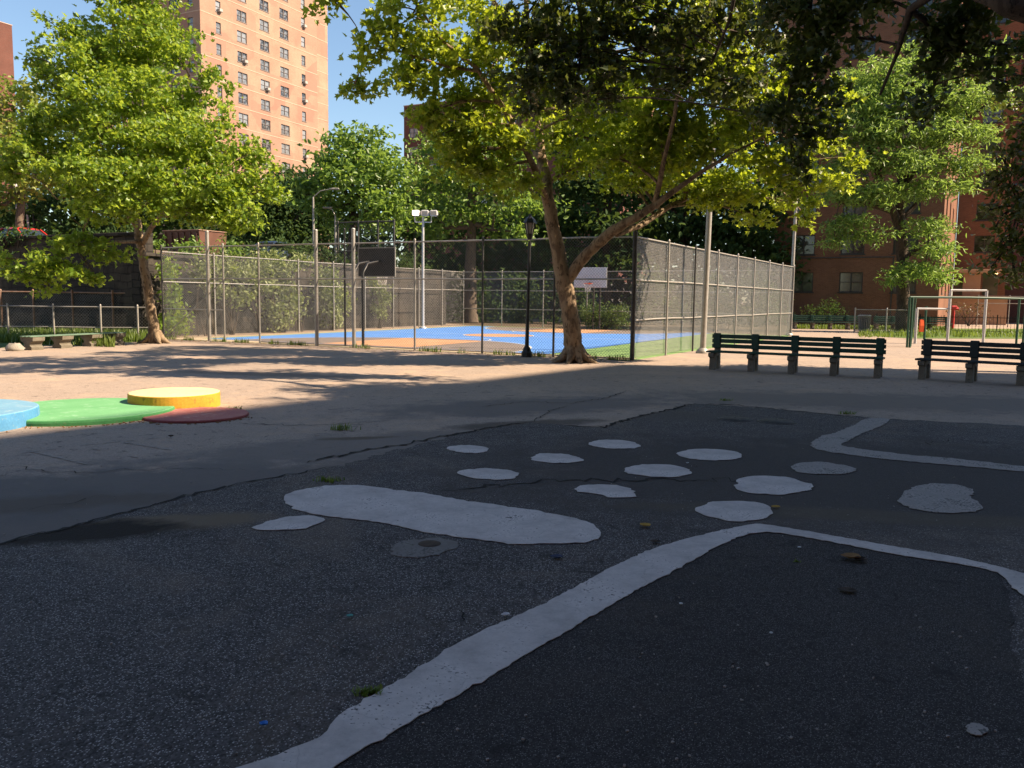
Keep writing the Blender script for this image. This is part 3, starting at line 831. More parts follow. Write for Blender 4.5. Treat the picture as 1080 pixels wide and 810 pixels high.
# ------------------------------------------------------------------ hoops
def hoop(s, t, face, label, back_dark):
    p = CT(s, t); root = empty('basketball_hoop', tuple(p), label, 'basketball hoop', R(GA) + (0 if face > 0 else math.pi), 'basketball hoops on the court')
    # local +y looks over the court
    bw, bh = (1.46, .92) if back_dark else (1.8, 1.02)
    m = MB(); m.box((0, 1.0, 2.74), (bw, .03, bh), .012)
    if not back_dark:
        m.box((0, 1.02, 2.5), (.46, .012, .03)); m.box((0, 1.02, 2.86), (.46, .012, .03)); m.box((-.215, 1.02, 2.68), (.03, .012, .33)); m.box((.215, 1.02, 2.68), (.03, .012, .33))
    m.build('backboard', M['board_back'] if back_dark else M['white'], root)
    m = MB()
    hw, zb, zt2 = bw / 2, 2.74 - bh / 2, 2.74 + bh / 2
    for x0, x1, z0, z1 in ((-hw - .02, hw + .02, zt2 - .01, zt2 + .02), (-hw - .02, hw + .02, zb - .02, zb + .01), (-hw - .02, -hw + .01, zb + .01, zt2 - .01), (hw - .01, hw + .02, zb + .01, zt2 - .01)):
        m.box(((x0 + x1) / 2, .985, (z0 + z1) / 2), (x1 - x0, .03, z1 - z0))
    m.build('board_frame', M['steel'], root)
    for sx in (-.18, .18):
        m = MB(); m.tube([(sx, 0, -.1), (sx, 0, 2.35), (sx, .25, 2.66), (sx, .96, 2.76)], .045, 8); m.build('support_pole', M['black'] if back_dark else M['dark_steel'], root)
    rm = MB(); rm.tube([(.225 * math.cos(a), 1.30 + .225 * math.sin(a), 2.42) for a in np.linspace(0, 2 * math.pi, 25)], .011, 6, cap=False)
    rm.box((0, 1.05, 2.42), (.12, .07, .10), .01)
    ro = rm.build('rim', M['orange'], root)
    nt = MB()
    for k in range(12):
        a = 2 * math.pi * k / 12
        for sgn in (1, -1):
            b = a + sgn * .5
            nt.tube([(.22 * math.cos(a), 1.30 + .22 * math.sin(a), 2.41), (.15 * math.cos(b), 1.30 + .15 * math.sin(b), 2.18), (.12 * math.cos(b + sgn * .3), 1.30 + .12 * math.sin(b + sgn * .3), 2.0)], .006, 4, cap=False)
    nt.build('net', M['white'], ro)
hoop(8.35, .45, 1, 'hoop seen from behind, its dark board turned away near the front fence', True)
hoop(8.75, 20.4, -1, 'white backboard facing the yard beyond the blue court', False)
# narrow pole beside the near hoop
def plain_pole(p, h, r, label, mat='steel', name='utility_pole', cat='pole', group=None, base=True, lean=0.0):
    root = empty(name, tuple(p), label, cat, 0, group)
    m = MB(); m.tube([(0, 0, -.1), (lean * h * .5, 0, h * .5), (lean * h, 0, h)], [r, r * .93, r * .82], 14)
    m.lathe([(r * .85, h), (r * .6, h + .03), (.002, h + .045)], (lean * h, 0, 0), 14); m.build('shaft', M[mat], root)
    if base:
        m = MB(); m.lathe([(r * 2.3, 0), (r * 2.3, .05), (r * 1.9, .10), (r * 1.25, .16), (r * 1.02, .17)], n=16); m.build('base_flange', M[mat], root)
    return root
plain_pole(CT(along(354), .5), 3.75, .035, 'thin dark pole rising through the court fence beside the hoop', 'black', base=False)
w = G(741, 372.5)
pl = plain_pole((w[0], w[1], 0), 7.2, .092, 'tall grey steel pole beside the left park bench', 'steel', 'steel_pole', 'pole', 'grey steel poles outside the court', lean=.012)
w = G(832, 354)
pl2 = plain_pole((w[0], w[1], 0), 6.6, .085, 'distant grey steel pole at the far end of the side fence', 'steel', 'steel_pole', 'pole', 'grey steel poles outside the court', lean=.008)
# ------------------------------------------------------------------ flood light and post lantern
lampm = NT('lit_flood_lamp'); em = lampm.n('ShaderNodeEmission'); em.inputs[0].default_value = (1, .66, .48, 1); em.inputs[1].default_value = 4  # emissive lens that makes one lamp head bright
M['lit'] = lampm.done(em)
w = G(446, 346.5); root = empty('flood_light', (w[0], w[1], 0), 'tall floodlight mast with a glowing lamp above the court', 'flood light')
hh = (P(446, 229, w[1]))[2]
m = MB(); m.tube([(0, 0, -.1), (0, 0, hh)], [.085, .06], 12); m.lathe([(.2, 0), (.2, .06), (.09, .12)], n=14); m.build('mast', M['grey_paint'], root)
m = MB(); m.tube([(-.42, 0, hh - .25), (.42, 0, hh - .25)], .03, 8); m.tube([(-.42, 0, hh - .25), (-.42, 0, hh + .1)], .025, 6); m.tube([(.42, 0, hh - .25), (.42, 0, hh + .1)], .025, 6); m.build('crossarm', M['grey_paint'], root)
for sx in (-.36, .1, .55):
    lp = MB(); lp.box((sx, 0, hh + .2), (.42, .34, .30), .06); lo = lp.build('lamp_head', M['grey_paint'], root)
    gl = MB(); gl.box((sx, -.185, hh + .19), (.32, .03, .22), .01); gl.build('lens', M['lit'] if sx < 0 else M['steel'], lo)
w = G(555.5, 376.5); root = empty('post_lantern', (w[0], w[1], 0), 'black park lantern on a slim post before the court', 'lamp post')
zt = P(558, 226, w[1])[2]
m = MB(); m.lathe([(.15, 0), (.15, .13), (.12, .16), (.10, .24), (.065, .30)], n=8, smooth=False); m.build('base', M['black'], root)
m = MB(); m.tube([(0, 0, .28), (.01, 0, 1.1), (.035, 0, zt - .72)], [.058, .048, .040], 14); m.lathe([(.055, 1.0), (.07, 1.03), (.055, 1.06)], (.01, 0, 0), 14); m.lathe([(.045, zt - .68), (.08, zt - .62), (.09, zt - .52)], (.035, 0, 0), 14); m.build('post', M['black'], root)
hd = MB()
for k in range(6):
    a = 2 * math.pi * k / 6; hd.tube([(.035 + .085 * math.cos(a), .085 * math.sin(a), zt - .54), (.035 + .14 * math.cos(a), .14 * math.sin(a), zt - .23)], .014, 5)
ho = hd.build('lantern_frame', M['black'], root)
m = MB(); m.lathe([(.075, zt - .53), (.125, zt - .24)], (.035, 0, 0), 6, smooth=False); m.build('glass', worn('milky_lamp_glass', (.30, .28, .25), (.36, .34, .3), 4, .3), ho)
m = MB(); m.lathe([(.19, zt - .24), (.185, zt - .21), (.12, zt - .11), (.05, zt - .06), (.03, zt - .02), (.001, zt + .03)], (.035, 0, 0), 6, smooth=False); m.build('cap', M['black'], root)

# ================================================================== BENCHES
def bench(loc, nb, bay, label, paint, rz, group):
    root = empty('park_bench', loc, label, 'bench', rz, group)
    L = nb * bay
    # local x along the bench, the sitter looks toward -y
    for k in range(nb + 1):
        x = k * bay
        m = MB()
        m.extrude_yz([(-.27, 0), (-.12, 0), (-.10, .30), (.05, .33), (.10, .30), (.13, 0), (.27, 0), (.24, .33), (.29, .80), (.20, .815), (.155, .43), (-.30, .375), (-.34, .405), (-.38, .39), (-.37, .315), (-.24, .28)], x - .065, x + .065)
        so_ = m.build('support', M['bench_support'], root)
        m = MB(); m.box((x, .135, .67), (.17, .05, .36), .012); m.build('slat_clamp', paint, so_)
    m = MB()
    for y in (-.335, -.215, -.095, .025):
        m.box((L / 2, y, .408 - (y + .3) * .02 + .022), (L + .24, .098, .042), .008)
    m.build('seat', paint, root)
    m = MB()
    for z, y in ((.545, .142), (.665, .152), (.775, .162)):
        m.box((L / 2 + random.uniform(-.01, .01), y, z), (L + .24, .04, .092), .008)
    m.build('backrest', paint, root)
    return root
d1 = G(753, 389.5); d2 = G(926, 398.5); e = d2 - d1
bench((d1[0] + .04, d1[1] + .1, 0), 4, float(np.hypot(e[0], e[1])) / 4, 'four bay green slat bench with its seat end in sun', M['bench_green'], math.atan2(e[1], e[0]), 'park benches at the edge of the shade')
d1 = G(975, 399.8); d2 = G(1025, 403.0); e = d2 - d1; bay = float(np.hypot(e[0], e[1]))
bench((d1[0] + .04, d1[1] + .1, 0), 4, bay, 'dark shaded slat bench cut off by the picture edge', M['bench_dark'], math.atan2(e[1], e[0]), 'park benches at the edge of the shade')
# distant row before the brick house
q0 = P(838, 346, 50.5); q0[2] = 0
M['bench_far'] = M['bench_green']
far = bench(tuple(q0), 4, 1.04, 'far green bench in the row before the brick building, nearest to the court', M['bench_far'], R(-4), 'far benches before the brick building')
f2 = copy_tree(far); f2.location = (q0[0] + 4.75, q0[1] - .36, 0); f2['label'] = 'far green bench in the row behind the honey locust trunk'

# ================================================================== PLAY BARS AND LOW FENCES ON THE RIGHT
w = G(956.5, 366.5); w2 = P(1075, 363, 31.6)
root = empty('swing_frame', (w[0], w[1], 0), 'low dark green tube frame with one long top bar', 'swing frame')
x2 = float(w2[0] - w[0]); y2 = .8; zt = P(959, 313.5, w[1])[2]
m = MB(); m.tube([(0, 0, zt), (x2 * .5, y2 * .5, zt + .02), (x2, y2, zt)], .042, 12); m.build('top_bar', M['green_steel'], root)
for (x, y) in ((0, 0), (x2, y2)):
    for s in (-.03, 1):
        m = MB(); dx_ = 0 if s < 0 else (.10 if x == 0 else -.28); m.tube([(x + dx_, y * (1 + dx_ / x2), zt), (x + dx_, y * (1 + dx_ / x2), -.1)], .042, 10); m.build('leg', M['green_steel'], root)
m = MB(); m.tube([(.5, .6, zt - .02), (.55, .9, -.1)], .035, 8); m.build('brace_post', M['green_steel'], root)
w = G(965, 362.5); xa = P(1001, 330, w[1])[0] - w[0]; xb = P(1039, 330, w[1])[0] - w[0]
z1 = P(965, 325.5, w[1])[2]; z2 = P(1001, 306, w[1])[2]
root = empty('pull_up_bars', (w[0], w[1], 0), 'stepped pair of pale steel pull up bars, low then high', 'pull up bars')
for x, zz in ((0, z1), (xa, z2), (xb, z2)):
    m = MB(); m.tube([(x, 0, -.1), (x, 0, zz)], .055, 10); m.build('upright', M['grey_paint'], root)
for x0, x1, zz in ((0, xa, z1), (xa, xb, z2)):
    m = MB(); m.tube([(x0, 0, zz), (x1, 0, zz)], .042, 10); m.build('bar', M['grey_paint'], root)
w = G(970.5, 358); za, zb = P(970.5, 350, w[1])[2], P(970.5, 337, w[1])[2]
root = empty('play_post', (w[0] + .18, w[1], 0), 'thin green play post carrying an orange plastic panel', 'play post')
m = MB(); m.tube([(0, 0, -.1), (0, 0, zb + .6)], .05, 10); m.build('post', M['green_steel'], root)
m = MB(); m.extrude_yz([(-.06, za), (.06, za), (.08, (za + zb) / 2), (.03, zb), (-.03, zb), (-.08, (za + zb) / 2)], -.24, -.08); m.build('panel', M['orange'], root)
q = P(901, 350, 45.5); q[2] = 0; q2 = P(955, 352, 44.2); q2[2] = 0
LQ = float(np.linalg.norm(q2 - q)); HQ = P(920, 326.5, 45)[2]
run(q, q2, HQ, [0, LQ * .62], [(HQ, 0, LQ), (.12, 0, LQ)], 'short chain link panel around the locust tree lawn', pitch=.12, r=.004, post_r=.04)
q = P(911, 350, 46.3); root = empty('litter_basket', (q[0], q[1], 0), 'grey slatted litter basket behind the low chain link panel', 'litter bin')
m = MB()
for k in range(20):
    a = 2 * math.pi * k / 20; m.tube([(.26 * math.cos(a), .26 * math.sin(a), .08), (.29 * math.cos(a), .29 * math.sin(a), .5), (.32 * math.cos(a), .32 * math.sin(a), .9)], .022, 5)
m.lathe([(.27, .06), (.28, .10), (.25, .10), (.25, .06)], n=20); m.build('slat_body', M['concrete'], root)
m = MB(); m.lathe([(.30, .88), (.35, .90), (.35, .94), (.29, .95)], n=20); m.build('rim', M['grey_paint'], root)
m = MB(); m.lathe([(.2, .1), (.24, .8), (.22, .8), (.18, .12)], n=16); m.build('liner', M['dark_steel'], root)
def picket(P0, P1, h, label, gap=.17, mat='black'):
    P0 = np.array(P0, float); P1 = np.array(P1, float); d = P1 - P0; L = float(np.hypot(d[0], d[1]))
    root = empty('picket_fence', (P0[0], P0[1], 0), label, 'fence', math.atan2(d[1], d[0]))
    m = MB()
    k = gap
    while k < L: m.box((k, 0, h / 2 + .04), (.018, .018, h - .08)); k += gap
    for z in (.12, h - .12): m.box((L / 2, 0, z), (L, .03, .035))
    m.build('iron_pickets', M[mat], root)
    for k in range(int(L / 2.4) + 1):
        m = MB(); m.box((k * 2.4, 0, h / 2), (.055, .055, h + .1)); m.build('post', M[mat], root)
picket(P(836, 346, 52.0), P(1004, 346, 49.5), .95, 'black iron picket fence behind the far bench row')
picket(P(1000, 346, 47.6), P(1125, 348, 44.5), 1.0, 'black picket fence along the lawn by the building entrance')
# lawn strips
m = MB(); m.sheet([P(838, 345, 52.6)[:2], P(1004, 345, 50.1)[:2], P(1004, 340, 54)[:2], P(838, 340, 58)[:2]], .004); structure('lawn', m, M['lawn'])
m = MB(); m.sheet([G(905, 353.5)[:2], G(958, 357)[:2], G(1100, 357.5)[:2], G(1220, 349)[:2], G(1150, 347)[:2], G(1000, 346.5)[:2], G(905, 350)[:2]], .005); structure('lawn_strip', m, M['lawn'])
m = MB(); m.sheet([G(640, 348.6)[:2], D[:2] + V[:2] * .4, P(430, 340, 58)[:2], P(835, 340, 62)[:2], C[:2] + V[:2] * .4], .002); structure('planting_bed', m, M['soil'])
# ================================================================== LEFT: FENCES, BENCH, RETAINING WALL, UPPER STREET
K = A - U * 1.4 + V * .25
Wl = K - U * 46
TZ, WZ = 3.4, 3.75
def wall_run(p0, p1, th, h, name, label, parapet=True):
    d = p1 - p0; L = float(np.hypot(d[0], d[1])); an = math.atan2(d[1], d[0])
    root = empty(name, (p0[0], p0[1], 0), label, 'retaining wall', an)
    m = MB()
    nx_, nz_ = int(L / .8), 5
    # rough battered face
    vs = []; fs = []
    for j in range(nz_ + 1):
        for i in range(nx_ + 1):
            vs.append((L * i / nx_, random.gauss(0, .02) + .04 * j / nz_, h * j / nz_))
    for j in range(nz_):
        for i in range(nx_):
            a_ = j * (nx_ + 1) + i; fs.append((a_, a_ + 1, a_ + nx_ + 2, a_ + nx_ + 1))
    m.add(vs, fs)
    m.add([(0, .08, h), (L, .08, h), (L, th, h), (0, th, h), (0, th, 0), (L, th, 0), (0, .08, 0), (L, .08, 0)], [(0, 1, 2, 3), (3, 2, 5, 4), (0, 3, 4, 6), (1, 7, 5, 2)])
    m.build('stone_face', M['stone_wall'], root)
    m = MB()
    k = 0.0
    while k < L - .05:
        w_ = min(1.3, L - k); m.box((k + w_ / 2, th / 2 - .02, h + .06), (w_ - .012, th + .14, .12), .015); k += 1.3
    m.build('coping', M['stone_wall'], root)
    return root
wall_run(Wl, K, .55, WZ, 'retaining_wall', 'dark stone retaining wall behind the spotted tree trunk')
K2 = K + V * 21.5
wl2 = wall_run(K + V * .0, K2, .55, 3.0, 'retaining_wall', 'stone wall hung with vines along the side of the court')
wl2.location = (K[0], K[1], 0)
# the second wall's thickness must lie on the street side: local +y of a run along V points to -U
m = MB(); m.prism([tuple((K + V * .6 - U * 2.6)[:2]), tuple((K2 - U * 2.6)[:2]), tuple((K2 + V * 80 - U * 3)[:2]), tuple((Wl + V * 120 - U * 60)[:2]), tuple((Wl - U * 60 + V * .6)[:2]), tuple((Wl + V * .6)[:2])], 0, TZ)
structure('upper_street', m, worn('upper_street_asphalt', (.10, .10, .10), (.13, .125, .12), .5, .9, fine=10))
m = MB(); ba, bb = K + V * .6 - U * .58, K2 - U * .58; bc, bd_ = K2 - U * 2.6, K + V * .6 - U * 2.6
m.add([(*ba[:2], 0), (*bb[:2], 0), (*bc[:2], 0), (*bd_[:2], 0), (*ba[:2], 2.9), (*bb[:2], 2.9), (*bc[:2], TZ + .02), (*bd_[:2], TZ + .02)], [(4, 5, 6, 7), (0, 4, 7, 3), (1, 2, 6, 5), (0, 1, 5, 4)])
structure('earth_bank', m, M['soil'])
# rusty rail fence and lower grey one
p0 = P(-70, 350, 33.6); p1 = P(166, 350, 31.2); p0[2] = p1[2] = 0
L1 = float(np.linalg.norm(p1 - p0)); xx = [float(np.linalg.norm((P(px, 350, 33.6 + (px + 70) / 236 * -2.4) - P(-70, 350, 33.6))[:2])) for px in (-40, 4, 38, 79, 121)]
run(p0, p1, 1.63, xx, [(1.63, 0, L1)], 'rusty topped chain link fence at the foot of the dark wall', pitch=.11, r=.003, rail_mat='rust', post_mat='rust', post_r=.038, rail_r=.03)
p0 = P(-70, 360, 28.0); p1 = P(160, 360, 28.6); p0[2] = p1[2] = 0
L1 = float(np.linalg.norm(p1 - p0)); xx = [float((P(px, 350, 28.2) - P(-70, 350, 28.2))[0]) for px in (-38, 6, 52, 100, 138)]
run(p0, p1, 1.14, xx, [(1.14, 0, L1), (.45, 0, L1), (.16, 0, L1)], 'waist high grey chain link fence behind the stone bench', pitch=.11, r=.003, post_r=.03, rail_r=.02)
# stone bench: pedestals with a green plank
M['dark_concrete'] = worn('mossy_concrete', (.15, .13, .10), (.20, .18, .14), 6, .95, 0, .5, .2, c3=(.09, .085, .06))  # brown concrete with the shade on the pedestals put into its colour
ps = [G(px, py) for px, py in ((35, 369), (65, 367), (95, 365), (122, 363.5))]
e = ps[-1] - ps[0]; L1 = float(np.hypot(e[0], e[1])); an = math.atan2(e[1], e[0])
root = empty('stone_bench', (ps[0][0], ps[0][1], 0), 'backless bench of four stone pedestals under green planks', 'bench', an)
for k, p in enumerate(ps):
    x = float(np.hypot(*(p - ps[0])[:2]))
    m = MB(); m.extrude_yz([(-.16, 0), (.16, 0), (.17, .08), (.10, .13), (.12, .20), (.22, .26), (.23, .36), (-.23, .36), (-.22, .26), (-.12, .20), (-.10, .13), (-.17, .08)], x - .2, x + .2)
    m.build('pedestal', M['dark_concrete'], root)
m = MB()
for y in (-.14, .0, .14): m.box((L1 / 2, y, .378), (L1 + .5, .115, .032), .008)
m.build('seat', worn('faded_green_plank', (.10, .17, .12), (.15, .22, .16), 5, .8), root)
# loose boulder at the kerb of the grass
def rock(px, py, r, label):
    q = G(px, py); m = MB(); n = 10; vs = []; fs = []
    rows = 6
    for i in range(rows + 1):
        th = math.pi * i / rows
        for k in range(n):
            a = 2 * math.pi * k / n; rr = r * random.uniform(.85, 1.12)
            vs.append((rr * 1.25 * math.sin(th) * math.cos(a), rr * math.sin(th) * math.sin(a), max(-.02, rr * .75 * math.cos(th) + r * .35)))
    for i in range(rows):
        for k in range(n):
            j = (k + 1) % n; fs.append((i * n + k, (i + 1) * n + k, (i + 1) * n + j, i * n + j))
    m.add(vs, fs, True); ob = m.build('boulder', M['concrete']); ob.location = (q[0], q[1], 0); tag(ob, label, 'boulder')
rock(16, 370, .2, 'pale weathered boulder left of the stone bench')
# grass behind the bench and weeds on the fence line
def blades(name, pts, hmin, hmax, mat, kind='stuff', w=.012, lean=.5):
    pts = np.array(pts); n = len(pts)
    h = rng.uniform(hmin, hmax, n)[:, None]; a = rng.uniform(0, 2 * math.pi, n); d = np.stack([np.cos(a), np.sin(a), np.zeros(n)], 1); s = np.stack([-np.sin(a), np.cos(a), np.zeros(n)], 1)
    ln = rng.uniform(.1, lean, n)[:, None] * h; w_ = w * rng.uniform(.7, 1.4, n)[:, None]; zz = np.array([0, 0, 1.0])
    v = np.stack([pts - s * w_, pts + s * w_, pts + d * ln * .4 + zz * h * .6 + s * w_ * .7, pts + d * ln * .4 + zz * h * .6 - s * w_ * .7, pts + d * ln + zz * h], 1)
    base = (np.arange(n) * 5)[:, None]
    f = np.concatenate([base + np.array([[0, 1, 2]]), base + np.array([[0, 2, 3]]), base + np.array([[3, 2, 4]])], 1).ravel()
    ob = idx_mesh(name, v.reshape(-1, 3), f, 3, mat)
    if kind: tag(ob, kind=kind)
    return ob
m = MB(); m.sheet([G(-80, 371)[:2], G(28, 365.5)[:2], G(150, 360.5)[:2], A[:2] - U[:2] * .8, K[:2] - V[:2] * .05, (K - U * 14)[:2]], .004); structure('grass_verge', m, M['lawn'])
pts = []
for k in range(9000):
    px = rng.uniform(-40, 168); d_ = rng.uniform(26.4 - .012 * px, 31.5) if px < 120 else rng.uniform(27.8, 31.0)
    q = P(px, 350, d_); q[2] = 0; pts.append(q)
blades('verge_grass', pts, .12, .42, M['grass'], w=.018)
pts = []
for k in range(1800):
    s = abs(rng.normal(0, .25)); x = rng.uniform(0, LAB)
    if math.sin(x * 2.3) + math.sin(x * 5.1) < .2: continue
    q = A + (B - A) / LAB * x - V * (.12 + s * .3); pts.append(q)
blades('fence_line_weeds', pts, .04, .20, M['grass'], w=.010)
def tuft(px, py, n, r, h, label, flat=False):
    q = G(px, py)
    pts = np.zeros((n, 3)); a = rng.normal(size=(n, 2)) * np.array([r, r * .5]); pts[:, :2] = a; pts[:, 2] = .006
    ob = blades('weed_tuft', pts, h * .4, h, M['grass'], None, .006, 1.4); ob.location = (q[0], q[1], 0)
    tag(ob, label, 'weed', 'weeds growing in the asphalt cracks')
tuft(361, 454, 60, .08, .10, 'largest weed tuft, fanning from a bare hole in the old asphalt')
tuft(347, 508, 60, .06, .05, 'low weed patch at the crack just above the painted bar')
tuft(390, 733, 80, .028, .03, 'small moss like weed on the edge of the diagonal white outline')
tuft(893, 437, 50, .07, .06, 'weed tuft at the crack beside the kinked white line')
tuft(766, 423, 30, .05, .05, 'weed tuft at the crack behind the iron covers')
tuft(170, 436.5, 0 + 30, .05, .07, 'weed sprouting between the green and red discs')
tuft(249, 433, 40, .05, .07, 'weed at the far rim of the red disc')
tuft(840, 594, 14, .012, .02, 'tiny sprig of weed on the fine asphalt')
def flake(px, py, s, mat, label, name='fallen_leaf', cat='fallen leaf', group='litter on the asphalt', rz=0.0, curl=.3):
    q = G(px, py); n = 7; vs = []; fs = []
    prof = [(0, .0), (.22, .12), (.34, .4), (.26, .72), (.0, 1.0)]
    top = []
    for x, y in prof + [(-x, y) for x, y in prof[-2:0:-1]]: top.append((x * s * 1.2, (y - .5) * s, .012 + abs(x) * s * curl + (y - .5) ** 2 * s * curl))
    k = len(top)
    vs = [(0, 0, .010)] + top + [(0, 0, .016)] + [(x, y, z + .004) for x, y, z in top]
    fs = [(0, 1 + (i + 1) % k, 1 + i) for i in range(k)] + [(k + 1, k + 2 + i, k + 2 + (i + 1) % k) for i in range(k)] + [(1 + i, 1 + (i + 1) % k, k + 2 + (i + 1) % k, k + 2 + i) for i in range(k)]
    m = MB(); m.add(vs, fs); ob = m.build(name, M[mat]); ob.location = (q[0], q[1], 0.003); ob.rotation_euler = (0, 0, rz); tag(ob, label, cat, group)
flake(897, 591.5, .12, 'litter_tan', 'curled dry brown leaf with a dark shadow half', rz=1.2, curl=.5)
flake(907, 594, .09, 'bark_dark', 'dark curled leaf touching the dry brown one', rz=1.9, curl=.5)
flake(680, 557, .09, 'litter_yellow', 'single yellow leaf by the rounded bar end', rz=.7, curl=.4)
flake(818, 537, .07, 'litter_yellow', 'small yellow leaf at the tip of the large pale spot', rz=1.4)
flake(691, 574, .07, 'bark_dark', 'dark twig scrap beside the diagonal outline', rz=1.5)
flake(893, 626, .10, 'bark_dark', 'thin dark leaf lying on a dusty smear', rz=1.2, curl=.2)
flake(278, 769, .035, 'wrapper_blue', 'crumpled bright blue wrapper', 'wrapper', 'wrapper', rz=1.3, curl=.7)
flake(369, 653, .035, 'wrapper_teal', 'scrap of teal plastic below the drain patch', 'wrapper', 'wrapper', rz=1.4)
flake(533, 653, .045, 'wrapper_white', 'white crumpled paper scrap at the upper edge of the outline', 'paper_scrap', 'paper scrap', rz=1.5, curl=.7)
flake(587, 590, .08, 'wrapper_navy', 'dark blue flattened wrapper under the long bar', 'wrapper', 'wrapper', rz=1.5, curl=.2)
flake(718, 640, .022, 'wrapper_white', 'white paper bit on the fine asphalt by the outline', 'paper_scrap', 'paper scrap', rz=.5)
flake(813, 671, .018, 'wrapper_white', 'white paper bit alone in the middle of the fine asphalt', 'paper_scrap', 'paper scrap', rz=1.5)
flake(843, 580, .025, 'wrapper_white', 'white paper bit just inside the thin outline', 'paper_scrap', 'paper scrap', rz=1.5)
flake(725, 490, .03, 'wrapper_white', 'white paper bit between two large spots', 'paper_scrap', 'paper scrap', rz=1.5)
flake(180, 462, .07, 'bark_dark', 'dark dry leaf in the shade before the red disc', rz=1.3, curl=.6)
flake(792, 388, .2, 'litter_yellow', 'yellow dry leaves heap under the long bench', rz=1.4, curl=.1)
# scattered crumbs and pebbles too many to count
m = MB()
for k in range(420):
    px = random.uniform(-30, 1110); py = random.uniform(440, 830)
    q = G(px, py); s = random.uniform(.004, .011)
    m.box((q[0], q[1], .012), (s, s * random.uniform(.5, 1), s * .6), rz=random.uniform(0, 3))
tag(m.build('grit', M['paint_worn']), kind='stuff')
m = MB()
for k in range(500):
    x = random.uniform(-12, 3); q = A + (B - A) * ((x + 12.6) / 15.8) - V * abs(random.gauss(.3, .5))
    s = random.uniform(.02, .06); m.box((q[0], q[1], .012), (s, s * .6, .006), rz=random.uniform(0, 3))
tag(m.build('dry_leaf_litter', M['litter_tan']), kind='stuff')

# ================================================================== CARS AND POLES ON THE UPPER STREET
def car(loc, rz, paint, label):
    root = empty('parked_car', loc, label, 'car', rz, 'cars parked on the upper street')
    # x forward, cross sections from nose to tail: (x, half width, sill z, shoulder z)
    secs = [(2.15, .55, .38, .62), (2.0, .78, .26, .74), (1.2, .86, .22, .86), (.75, .87, .20, .92), (-1.3, .87, .20, .95), (-1.9, .82, .24, .96), (-2.15, .68, .36, .84)]
    m = MB(); vs = []; fs = []
    for x, w_, z0, z1 in secs: vs += [(x, -w_ * .86, z0), (x, -w_, (z0 + z1) / 2), (x, -w_ * .93, z1), (x, 0, z1 + .045), (x, w_ * .93, z1), (x, w_, (z0 + z1) / 2), (x, w_ * .86, z0)]
    for i in range(len(secs) - 1):
        for k in range(7): j = (k + 1) % 7; fs.append((i * 7 + k, i * 7 + j, (i + 1) * 7 + j, (i + 1) * 7 + k))
    fs += [tuple(range(7)), tuple(range(len(secs) * 7 - 1, len(secs) * 7 - 8, -1))]
    m.add(vs, fs, True)
    # roof shell and pillars
    cab = [(.95, .74, .92), (.25, .62, 1.40), (-.9, .62, 1.43), (-1.75, .72, .98)]
    rv = []
    for x, w_, z in cab: rv += [(x, -w_, z), (x, w_, z)]
    m.add([(.25, -.6, 1.38), (.25, .6, 1.38), (-.9, .6, 1.41), (-.9, -.6, 1.41), (.2, -.5, 1.46), (.2, .5, 1.46), (-.85, .5, 1.485), (-.85, -.5, 1.485)], [(4, 7, 6, 5), (0, 4, 5, 1), (1, 5, 6, 2), (2, 6, 7, 3), (3, 7, 4, 0)], True)
    for s in (-1, 1):
        m.tube([(.98, s * .76, .92), (.27, s * .615, 1.41)], .04, 6); m.tube([(-1.8, s * .74, .96), (-.9, s * .615, 1.43)], .05, 6); m.tube([(-.35, s * .79, .93), (-.33, s * .635, 1.42)], .035, 6)
    m.build('body', paint, root)
    gm = MB(); gm.add([(.95, -.72, .93), (.95, .72, .93), (.25, .58, 1.385), (.25, -.58, 1.385), (-.9, .58, 1.415), (-.9, -.58, 1.415), (-1.74, .70, .985), (-1.74, -.70, .985)], [(0, 1, 2, 3), (5, 4, 6, 7), (0, 3, 5, 7), (1, 6, 4, 2)]); gm.build('windows', M['car_glass'], root)
    for x in (1.32, -1.32):
        for s in (-1, 1):
            w_ = MB(); w_.tube([(x, s * .68, .32), (x, s * .88, .32)], .32, 20); wo = w_.build('wheel', M['rubber'], root)
            r_ = MB(); r_.tube([(x, s * .87, .32), (x, s * .895, .32)], .19, 16); r_.build('rim', M['rim'], wo)
    for s in (-1, 1):
        m = MB(); m.box((2.06, s * .56, .66), (.12, .28, .12), .03); m.build('headlight', M['white'], root)
        m = MB(); m.box((-2.12, s * .55, .78), (.08, .26, .14), .02); m.build('tail_light', M['red_metal'], root)
    return root
q = P(27, 246, 43); car((q[0], q[1], TZ), R(GA), M['car_red'], 'red car with pale roof glare parked on the upper street')
q = P(-34, 246, 45.5); car((q[0], q[1], TZ), R(GA), M['car_red'], 'red car only its bonnet in view ahead of the other')
q = P(294, 262, 52); car((q[0], q[1], TZ), R(GA + 90), worn('white_car_paint', (.6, .6, .6), (.66, .66, .66), 3, .3), 'white car behind the court fence and vines')
q = P(206, 250, 45); root = empty('metal_container', (q[0], q[1], TZ), 'rust brown metal container above the vine wall', 'container', R(GA))
m = MB(); m.extrude_yz([(-.8, .18), (.8, .18), (.95, 1.5), (-.95, 1.5)], -1.3, 1.3)
for k in range(6): m.box((-1.15 + k * .46, -.93, .9), (.07, .12, 1.1))
m.build('body', M['brown_metal'], root)
m = MB(); m.box((0, 0, 1.53), (2.7, 2.0, .05), .01); m.build('lid', M['rust'], root)
for sx in (-1, 1):
    m = MB(); m.box((sx * 1.0, 0, .09), (.2, 1.5, .18)); m.build('skid', M['dark_steel'], root)
